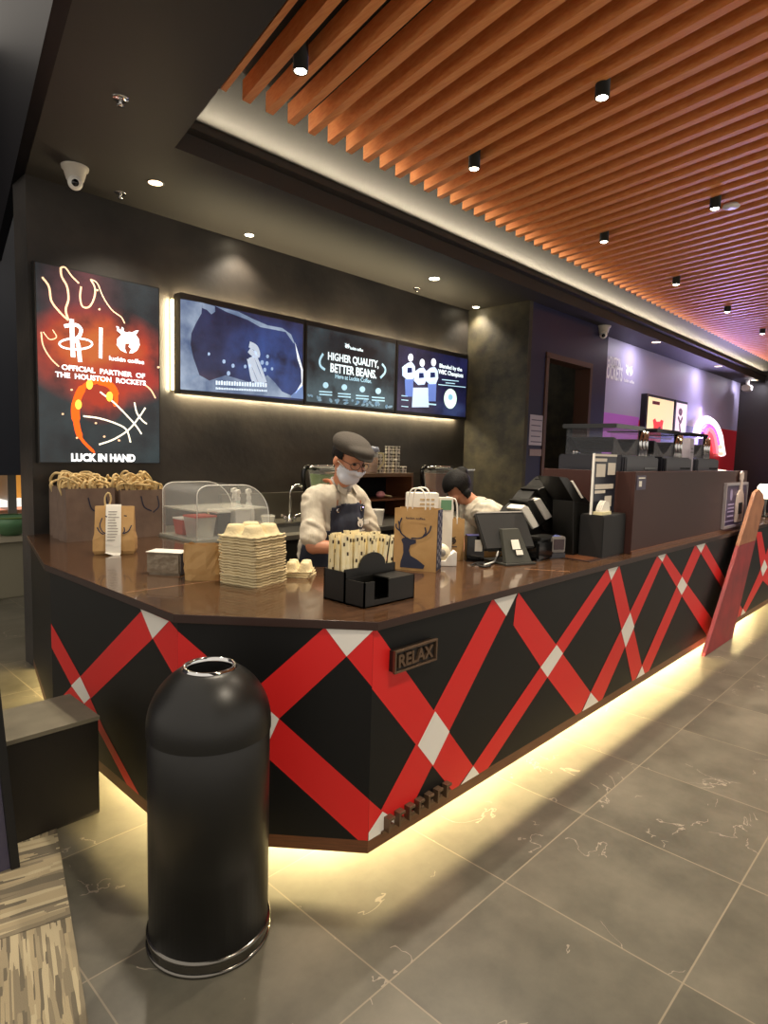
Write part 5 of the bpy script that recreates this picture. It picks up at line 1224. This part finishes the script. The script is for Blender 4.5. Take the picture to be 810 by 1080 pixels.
MB().lathe([(.001, 0), (.045, 0), (.045, .40), (.02, .45), (.016, .5)], n=24).build('body', 'whiteplastic', t); MB().cyl((0, 0, .5), (0, 0, .64), .009).box(-.012, .045, -.01, .01, .63, .655, bev=.004).build('pump', 'whiteplastic', t)
t = thing('cream_tray', 'cream plastic tray standing behind the bending person', 'tray', (4.05, 2.75, WT))
p = wl(541, 533, 2.6); t.location = (p.x, 2.6, WT-.0)
MB().box(-.09, .09, -.012, .012, .07, .29, bev=.011).build('plate', 'cream', t); MB().box(-.07, .07, -.05, .05, 0, .07, bev=.01).build('stand', 'blackmatte', t)
t.location = (p.x-.05, 2.20, WT)
p = wl(448, 535, 2.3)
t = thing('milk_carton', 'white printed carton behind the large deer bag', 'carton', (2.80, 2.245-.06, WT), -.62)
t.location = (2.62, 2.20, WT)
MB().box(-.085, .085, -.035, .035, 0, .385, bev=.004).build('body', 'paper', t)
g = MB()
for z in (.30, .32, .345): g.box(-.02, .06, -.0365, -.035, z, z+.008)
g.build('print', mat('carton_print', 'b59a6a', .6), t)
t = thing('green_card', 'white card with a green square beside the white printed carton', 'card', (2.74, 2.13, WT), -.62)
MB().box(-.04, .04, -.012, .012, 0, .36, bev=.002).build('card', 'paper', t); MB().box(-.03, .03, -.014, -.012, .29, .345).build('green_square', mat('green_print', '5f8a68', .6), t)

# ================================================================== PEOPLE
def hand(mb, w, d, up, side, curl=.5, s=1.0):
    """palm plus five bent fingers; w wrist point, d pointing direction, up back of hand, side thumb side"""
    d = Vector(d).normalized(); up = Vector(up); up = (up-d*up.dot(d)).normalized(); sd = d.cross(up)*side
    w = Vector(w); pl = .085*s
    for k in (-1.2, -.4, .4, 1.2): mb.caps(w+sd*.010*k*s, w+d*pl+sd*.019*k*s, .013*s, .011*s, n=8)
    for k, L in ((-1.5, .058), (-.5, .07), (.5, .076), (1.5, .068)):
        a = w+d*pl+sd*.019*(k*.85)*s; d1 = (d-up*curl*.5).normalized(); d2 = (d-up*curl*1.4).normalized()
        m_ = a+d1*L*.5*s; mb.caps(a, m_, .0095*s, .0085*s, n=8); mb.caps(m_, m_+d2*L*.55*s, .0085*s, .007*s, n=8)
    a = w+d*.025*s+sd*.022*s; b2 = a+(d*.6+sd*.7-up*.3).normalized()*.045*s; mb.caps(a, b2, .0125*s, .0105*s, n=8); mb.caps(b2, b2+(d*.9+sd*.2-up*.4).normalized()*.035*s, .0105*s, .008*s, n=8)
def head_frame(yaw, pitch, tilt=0):
    # local: face looks along -Y, up Z
    return (Matrix.Rotation(yaw, 4, 'Z') @ Matrix.Rotation(tilt, 4, 'Y') @ Matrix.Rotation(pitch, 4, 'X'))
def head_parts(mb, H, k=0):
    f = lambda x, y, z: H @ Vector((x, y, z))
    q = H.to_3x3()
    mb.sph(f(0, .012, .035), .092+k, n=20, sc=(.84, 1.04, .98), mtx=q)
    mb.sph(f(0, -.03, -.02), .07+k, n=18, sc=(.86, .92, 1.05), mtx=q)
    mb.caps(f(-.022, -.045, -.075), f(.022, -.045, -.075), .036+k, .036+k, n=12)
    mb.caps(f(-.045, -.0, -.05), f(-.015, -.055, -.088), .028+k, .024+k, n=10); mb.caps(f(.045, 0, -.05), f(.015, -.055, -.088), .028+k, .024+k, n=10)
    mb.caps(f(0, -.088, .015), f(0, -.108, -.028), .010+k, .015+k, n=10)
    for s in (-1, 1): mb.sph(f(s*.033, -.075, -.02), .024+k, n=10)
# ---- barista
PB = Vector((2.34, 2.63, 0))
t = thing('person', 'barista in flat cap, face mask and dark apron looking down behind the counter', 'person', PB, .12)
L2W = t.matrix_basis
HC = Vector((-.055, -.17, 1.455)); Hm = Matrix.Translation(HC) @ head_frame(-.12, .42, .06)
def torso(mb, k=0):
    for s in (-1, 1):
        mb.caps((s*.075, .02, .93), (s*.085, -.02, 1.12), .105+k, .10+k); mb.caps((s*.085, -.02, 1.12), (s*.10, -.05, 1.24), .098+k, .075+k)
        mb.caps((s*.08, -.05, 1.255), (s*.165, -.035, 1.235), .06+k, .062+k)
    mb.caps((0, .02, .93), (0, -.05, 1.2), .11+k, .10+k); mb.caps((0, -.05, 1.2), (0, -.05, 1.27), .085+k, .062+k)
SH = {-1: Vector((-.182, -.035, 1.225)), 1: Vector((.182, -.045, 1.225))}
EL = {-1: Vector((-.262, -.115, 1.005)), 1: Vector((.25, -.10, 1.0))}
WR = {-1: Vector((-.13, -.315, 1.0)), 1: Vector((.13, -.23, .985))}
b_ = MB(); torso(b_)
for s in (-1, 1):
    b_.caps((s*.085, .02, .9), (s*.09, .01, .5), .09, .058); b_.caps((s*.09, .01, .5), (s*.092, .035, .09), .055, .036); b_.caps((s*.092, .045, .045), (s*.1, -.11, .03), .04, .03)
    b_.caps(SH[s], EL[s], .052, .041); b_.caps(EL[s], WR[s], .04, .026)
    hand(b_, WR[s], (-s*.55, -.75, -.25), (0, -.2, 1), -1 if s < 0 else 1, .7)
b_.caps((0, -.055, 1.26), HC+Vector((.005, .03, -.05)), .052, .05)
head_parts(b_, Hm)
for s in (-1, 1): b_.sph(Hm @ Vector((s*.08, .012, -.012)), .024, n=10, sc=(.4, .8, 1.25), mtx=Hm.to_3x3())
remesh(b_, 'body', .006, 'skin', t, sm_iter=5)
b_ = MB(); torso(b_, .010)
for s in (-1, 1):
    md = SH[s].lerp(EL[s], .55); b_.caps(SH[s], md, .060, .060); b_.caps(md, SH[s].lerp(EL[s], .78), .064, .066)
b_.caps((0, -.05, 1.26), (-.012, -.075, 1.335), .078, .066)
sh = remesh(b_, 'shirt', .008, 'shirt', t, sm_iter=3, fold=.007, keep=lambda c: c.z > .86 and not (c.z > 1.322) and (Vector((c.x+.012, c.y+.075)).length > .05 or c.z < 1.31), thick=.004)
b_ = MB(); torso(b_, .022); b_.caps((0, -.06, 1.1), (0, -.06, .6), .13, .13)
for s in (-1, 1): b_.caps((s*.1, -.02, .95), (s*.1, -.02, .55), .12, .13)
remesh(b_, 'apron', .009, 'apron', t, sm_iter=4, keep=lambda c: c.y < (-.02 if c.z > 1.0 else .03) and c.z < 1.225-.25*max(0, abs(c.x)-.06) and (abs(c.x) < .145 or c.z < 1.08), thick=.004)
for s in (-1, 1): MB().tube(smooth([(s*.10, -.128, 1.195), (s*.095, -.122, 1.25), (s*.075, -.06, 1.335), (s*.05, .01, 1.34), (0, .04, 1.33)], 5), .008, n=6).build('neck_strap', 'strap', t)
for s in (-1, 1): MB().lathe([(.008, 0), (.014, 0), (.014, .004), (.008, .004)], (s*.10, -.14, 1.185), n=16, mtx=Matrix.Rotation(PI/2, 4, 'X'), close=True).build('strap_ring', 'chrome', t)
deer('apron_emblem', t, lambda x, y: L2W @ Vector((-.005+.055*x, -.196, 1.145-.055*y)), 'paper')
text('apron_lettering', 'luckin coffee', t, (.025, -.196, 1.075), (1, 0, .1), (-.1, 0, 1), .014, 'paper', width=.07, bold=.02, world=False)
MB().box(.085, .125, -.176, -.168, 1.10, 1.125).build('name_badge', 'paper', t, bevel=.001)
for s in (-1, 1): MB().slab([(s*.012, -.138, 1.315), (s*.07, -.115, 1.345), (s*.085, -.125, 1.29), (s*.05, -.15, 1.262)], (0, .006, .003)).build('collar', 'shirt', t, bevel=.002)
MB().lathe([(.064, 0), (.066, .02), (.062, .045), (.058, .045), (.06, 0)], (-.012, -.075, 1.30), n=28, mtx=Matrix.Rotation(.3, 4, 'X'), close=True).build('neckband', mat('collar_grey', '8f8b86', .8), t)
# trousers
b_ = MB()
for s in (-1, 1): b_.caps((s*.08, .02, .93), (s*.088, .02, .88), .112, .11); b_.caps((s*.085, .02, .9), (s*.09, .01, .5), .105, .075); b_.caps((s*.09, .01, .5), (s*.092, .035, .1), .073, .058)
remesh(b_, 'trousers', .012, 'blackmatte', t, sm_iter=3)
for s in (-1, 1): q = MB().caps((s*.092, .05, .045), (s*.105, -.13, .04), .05, .042); remesh(q, 'shoe', .01, 'blackgloss', t, sm_iter=3, keep=lambda c: c.z > .003)
# face, glasses, mask, hair, cap
fh = lambda x, y, z: Hm @ Vector((x, y, z))
b_ = MB(); head_parts(b_, Hm, .007)
Hi = Hm.inverted()
def mk(c):
    q = Hi @ c; return q.y < -.012 and q.z < -.012+.0*q.y and q.z > -.118 and q.z < .002-.35*abs(q.x)+(.012 if abs(q.x) < .02 else 0)
remesh(b_, 'face_mask', .006, 'mask', t, sm_iter=7, keep=mk, thick=.003)
for s in (-1, 1):
    MB().tube([fh(s*.062, -.05, -.022), fh(s*.075, -.02, -.012), fh(s*.085, .015, -.005)], .0018, n=6).build('mask_loop', 'paper', t)
    MB().sph(fh(s*.033, -.084, .012), .011, n=12, sc=(1.2, .6, .7), mtx=Hm.to_3x3()).build('eye', mat('eye_dark%d' % s, '20140f', .3), t)
gl = MB()
for s in (-1, 1):
    cx = s*.036; gl.tube([fh(cx+.029*math.cos(a), -.103+.012*abs(math.cos(a))*(1 if s*math.cos(a) > 0 else 0), .008+.021*math.sin(a)) for a in [2*PI*k/20 for k in range(20)]], .002, n=6, closed=True)
    gl.tube([fh(s*.066, -.092, .012), fh(s*.076, -.04, .01), fh(s*.084, .02, .005)], .002, n=6)
gl.tube([fh(-.008, -.106, .012), fh(.008, -.106, .012)], .002, n=6); gl.build('glasses', mat('glasses_frame', '4a2e22', .3), t)
b_ = MB(); head_parts(b_, Hm, .010)
remesh(b_, 'hair', .007, 'hair', t, sm_iter=4, keep=lambda c: ((Hi @ c).y > (.03 if (Hi @ c).z < .004 else -.03) and (Hi @ c).z > -.06) or (Hi @ c).z > .06, thick=.006)
q = Hm.to_3x3(); b_ = MB()
b_.sph(fh(0, .015, .082), .108, n=24, sc=(.98, 1.08, .56), mtx=q); b_.sph(fh(0, -.045, .082), .085, n=20, sc=(1.08, 1.0, .42), mtx=q); b_.sph(fh(0, -.092, .062), .065, n=20, sc=(1.1, .75, .16), mtx=q @ Matrix.Rotation(.25, 3, 'X'))
b_.lathe([(.09, .0), (.1, .02), (.1, .05)], fh(0, .01, .045), n=28, mtx=Matrix(q.to_4x4()))
remesh(b_, 'flat_cap', .007, 'cap', t, sm_iter=5)
b_ = MB()   # seam lines of the cap
for s in (-1, 0, 1): b_.tube(smooth([fh(s*.045, -.10, .10), fh(s*.055, -.04, .128-abs(s)*.012), fh(s*.055, .04, .138-abs(s)*.012), fh(s*.04, .1, .115)], 5), .0016, n=5)
b_.build('cap_seam', 'cap', t)
tag_ = None
# ---- second person bending at the counter
t = thing('person', 'second staff member bending over behind the till, dark hair, white shirt', 'person', (3.92, 2.72, 0))
W2 = Vector((3.92, 2.72, 0))
TT = 4.6
def lp(u, v, dt=0): return rp(u, v, TT+dt)-W2
hd2, nk, shm, hip = lp(486, 515), lp(499, 524), lp(508, 531), lp(545, 560, .12)
hip.z = .92
for v_ in (hd2, nk, shm): v_.y += .02
acr = Vector((.45, -.85, 0)).normalized()*.0+Vector((0, 1, 0))
ax_ = (shm-hip).normalized(); acr = ax_.cross(Vector((0, 0, 1))).normalized()
def torso2(mb, k=0):
    for s in (-1, 1):
        a = hip+acr*.08*s; c = shm+acr*.10*s-Vector((0, 0, .055)); mb.caps(a, a.lerp(c, .5), .115+k, .10+k); mb.caps(a.lerp(c, .5), c, .10+k, .08+k)
        mb.caps(c, c+acr*s*.07, .07+k, .062+k)
    mb.caps(hip, shm-Vector((0, 0, .06)), .115+k, .09+k)
sp2 = {s: shm+acr*.175*s-Vector((0, 0, .06)) for s in (-1, 1)}
el2 = {s: sp2[s]+Vector((-.04, -.03, -.21)) for s in (-1, 1)}
wr2 = {s: el2[s]+Vector((-.16, -.07, -.06)) for s in (-1, 1)}
b_ = MB(); torso2(b_)
for s in (-1, 1):
    b_.caps(sp2[s], el2[s], .05, .04); b_.caps(el2[s], wr2[s], .039, .026); hand(b_, wr2[s], (-.9, -.2, -.35), (0, 0, 1), s, .7)
    a = hip+acr*.085*s; b_.caps(a, Vector((a.x+.02, a.y, .48)), .10, .06); b_.caps(Vector((a.x+.02, a.y, .48)), Vector((a.x+.05, a.y, .08)), .058, .036); b_.caps(Vector((a.x+.05, a.y, .045)), Vector((a.x-.1, a.y, .03)), .04, .03)
H2 = Matrix.Translation(hd2) @ head_frame(math.atan2(ax_.y, ax_.x)+PI/2, .85)
b_.caps(shm-Vector((0, 0, .03)), hd2-Vector((0, 0, .02)), .055, .05); head_parts(b_, H2); remesh(b_, 'body', .007, 'skin', t, sm_iter=5)
b_ = MB(); torso2(b_, .015)
for s in (-1, 1): b_.caps(sp2[s], sp2[s].lerp(el2[s], .85), .07, .066)
remesh(b_, 'shirt', .009, 'shirt', t, sm_iter=3, fold=.007, keep=lambda c: c.z > .88, thick=.004)
b_ = MB(); head_parts(b_, H2, .014); H2i = H2.inverted(); b_.sph(H2 @ Vector((0, .10, .06)), .045, n=14)
remesh(b_, 'hair', .008, 'hair', t, sm_iter=3, keep=lambda c: (H2i @ c).y > -.03 or (H2i @ c).z > .05, thick=.005)
for s in (-1, 1): MB().tube(smooth([shm+acr*s*.10+Vector((0, 0, .035)), shm.lerp(hip, .35)+acr*s*.06+Vector((0, 0, .065)), shm.lerp(hip, .7)-acr*s*.04+Vector((0, 0, .085))], 5), .009, n=6).build('apron_strap', 'apron', t)
b_ = MB(); torso2(b_, .024)
for s in (-1, 1): a = hip+acr*.085*s; b_.caps(a, Vector((a.x-.02, a.y, .5)), .13, .12)
remesh(b_, 'apron', .011, 'apron', t, sm_iter=4, keep=lambda c: ((c-hip).dot(Vector((ax_.z, 0, -ax_.x)).normalized()) > .0 if c.z > .9 else c.x < hip.x-.02) and c.z < 1.12, thick=.004)
b_ = MB()
for s in (-1, 1): a = hip+acr*.085*s; b_.caps(a, Vector((a.x+.02, a.y, .48)), .118, .08); b_.caps(Vector((a.x+.02, a.y, .48)), Vector((a.x+.05, a.y, .1)), .078, .06)
remesh(b_, 'trousers', .012, 'blackmatte', t, sm_iter=3)
for s in (-1, 1): a = hip+acr*.085*s; remesh(MB().caps(Vector((a.x+.06, a.y, .045)), Vector((a.x-.13, a.y, .04)), .05, .042), 'shoe', .01, 'blackgloss', t, sm_iter=3, keep=lambda c: c.z > .003)

# ================================================================== NEIGHBOURING SHOP seen past the left wall
struct(MB().box(-3, 5.5, 12.5, 12.6, 0, 5).build('wall_far', 'mall'))
cs = [rp(0, 540, 9)+Vector((0, 0, 0))]
o0 = rp(9, 540, 6.0); o0.z = 0
t = thing('shop_counter', 'pale counter of the neighbouring shop seen past the dark wall end', 'counter', (o0.x, o0.y, 0))
MB().box(-1.4, .9, 0, .5, 0, .55, bev=.01).build('body', mat('pale_counter', '8a8470', .6), t); MB().box(-1.4, .92, -.03, .53, .55, .60).build('top', mat('counter_top_pale', 'a59c88', .5), t)
t = thing('shop_shelf', 'lit shelf of goods in the neighbouring shop', 'shelf', (o0.x, o0.y+.6, 0))
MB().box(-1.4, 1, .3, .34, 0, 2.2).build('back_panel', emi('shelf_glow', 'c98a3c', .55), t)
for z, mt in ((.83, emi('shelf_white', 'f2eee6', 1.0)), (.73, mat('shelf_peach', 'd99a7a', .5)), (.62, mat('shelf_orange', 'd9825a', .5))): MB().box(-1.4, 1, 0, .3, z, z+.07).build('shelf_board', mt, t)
MB().box(.16, .24, -.02, .3, 0, 1.9).box(.0, .03, -.02, .3, 0, .95).build('upright', 'grey', t)
for k, (x, c, lab) in enumerate(((-.15, 'brownliq', 'brown goods box on the lit shelf of the neighbouring shop'),)):
    tag(MB().box(-.15, .12, -.1, .1, 0, .2, bev=.03).build('goods_box', c), lab, 'box').location = (o0.x+x, o0.y+.75, .901)
t = thing('green_bowl', 'green rounded bowl on the neighbouring shop counter', 'bowl', (o0.x+.05, o0.y+.12, .60)); MB().lathe([(.001, 0), (.08, 0), (.2, .1), (.22, .18), (.2, .18), (.07, .02), (.001, .02)], n=28).build('body', mat('bowl_green', '5f8a63', .4), t); MB().lathe([(.2, .178), (.222, .178), (.222, .19), (.2, .19)], n=28, close=True).build('rim', 'green', t)
a = rp(10, 292, 7.5); t = thing('lit_sign', 'small pale lit sign high up beyond the left wall end', 'sign', a)
MB().box(-.35, .09, 0, .04, -.10, .10).build('face', emi('sign_glow', 'bcd6f2', 1.2), t); MB().box(-.37, .11, .01, .06, -.12, .12).build('frame', 'black', t)
# header and far soffit of the neighbouring shop
struct(MB().box(-4, o0.x+1.2, o0.y+.0, o0.y+.3, 1.19, 5).build('wall_header', 'mall'))

# ================================================================== LIGHT
Wd = bpy.data.worlds.new('mall'); S.world = Wd; Wd.use_nodes = True
bg = Wd.node_tree.nodes['Background']; bg.inputs['Color'].default_value = (*lin('cfc6ba'), 1); bg.inputs['Strength'].default_value = .85
area('cove_light', (1.9, 3.402), (14.6, 3.402), 3.287, 46, (1, .84, .58), .011, (0, -1, 0))
S.view_settings.exposure = 0.9

# small pieces belong to the part they sit on
SUB = {'cap_seam': 'flat_cap', 'apron_emblem': 'apron', 'apron_lettering': 'apron', 'name_badge': 'apron', 'strap_ring': 'apron', 'mask_loop': 'face_mask', 'deer_print': 'body', 'antler_print': 'body',
       'receipt_print': 'receipt', 'hot_spots': 'fire_ring', 'sign_print': 'print_board', 'bottle_label': 'bottle_shape', 'slot': 'front_panel', 'stickers': 'stand', 'label_sheet': 'body', 'window': 'head',
       'headline': 'display', 'second_line': 'display', 'third_line': 'display', 'brand_line': 'display', 'laurels': 'display', 'icons': 'display', 'bean_picture': 'display', 'cave_picture': 'display', 'hand_picture': 'display',
       'subtitle': 'display', 'figure_picture': 'display', 'small_print': 'display', 'round_badge': 'display', 'jersey_picture': 'display', 'picture_lines': 'display', 'sketch_lines': 'display', 'green_square': 'card',
       'flame_line': 'picture', 'rocket_emblem': 'picture', 'divider_bar': 'picture', 'ball_lines': 'picture', 'small_lettering': 'picture', 'upper_lettering': 'picture', 'lower_lettering': 'picture', 'slogan_lettering': 'picture', 'sparks': 'picture',
       'lettering': 'back_plate', 'top_label': 'head', 'clear_edge': 'card', 'round_print': 'end_flap', 'hub': 'tape_roll', 'bolt': 'plate', 'deer_emblem': ('display', 'picture', 'body'), 'print': ('card', 'sheet', 'body')}
for o in list(S.objects):
    base = o.name.split('.')[0]
    if o.type == 'MESH' and base in SUB and o.parent is not None and o.parent.parent is None:
        for want in (SUB[base] if isinstance(SUB[base], tuple) else (SUB[base],)):
            hit = [c for c in o.parent.children if c.name.split('.')[0] == want and c is not o]
            if hit: o.parent = hit[0]; break
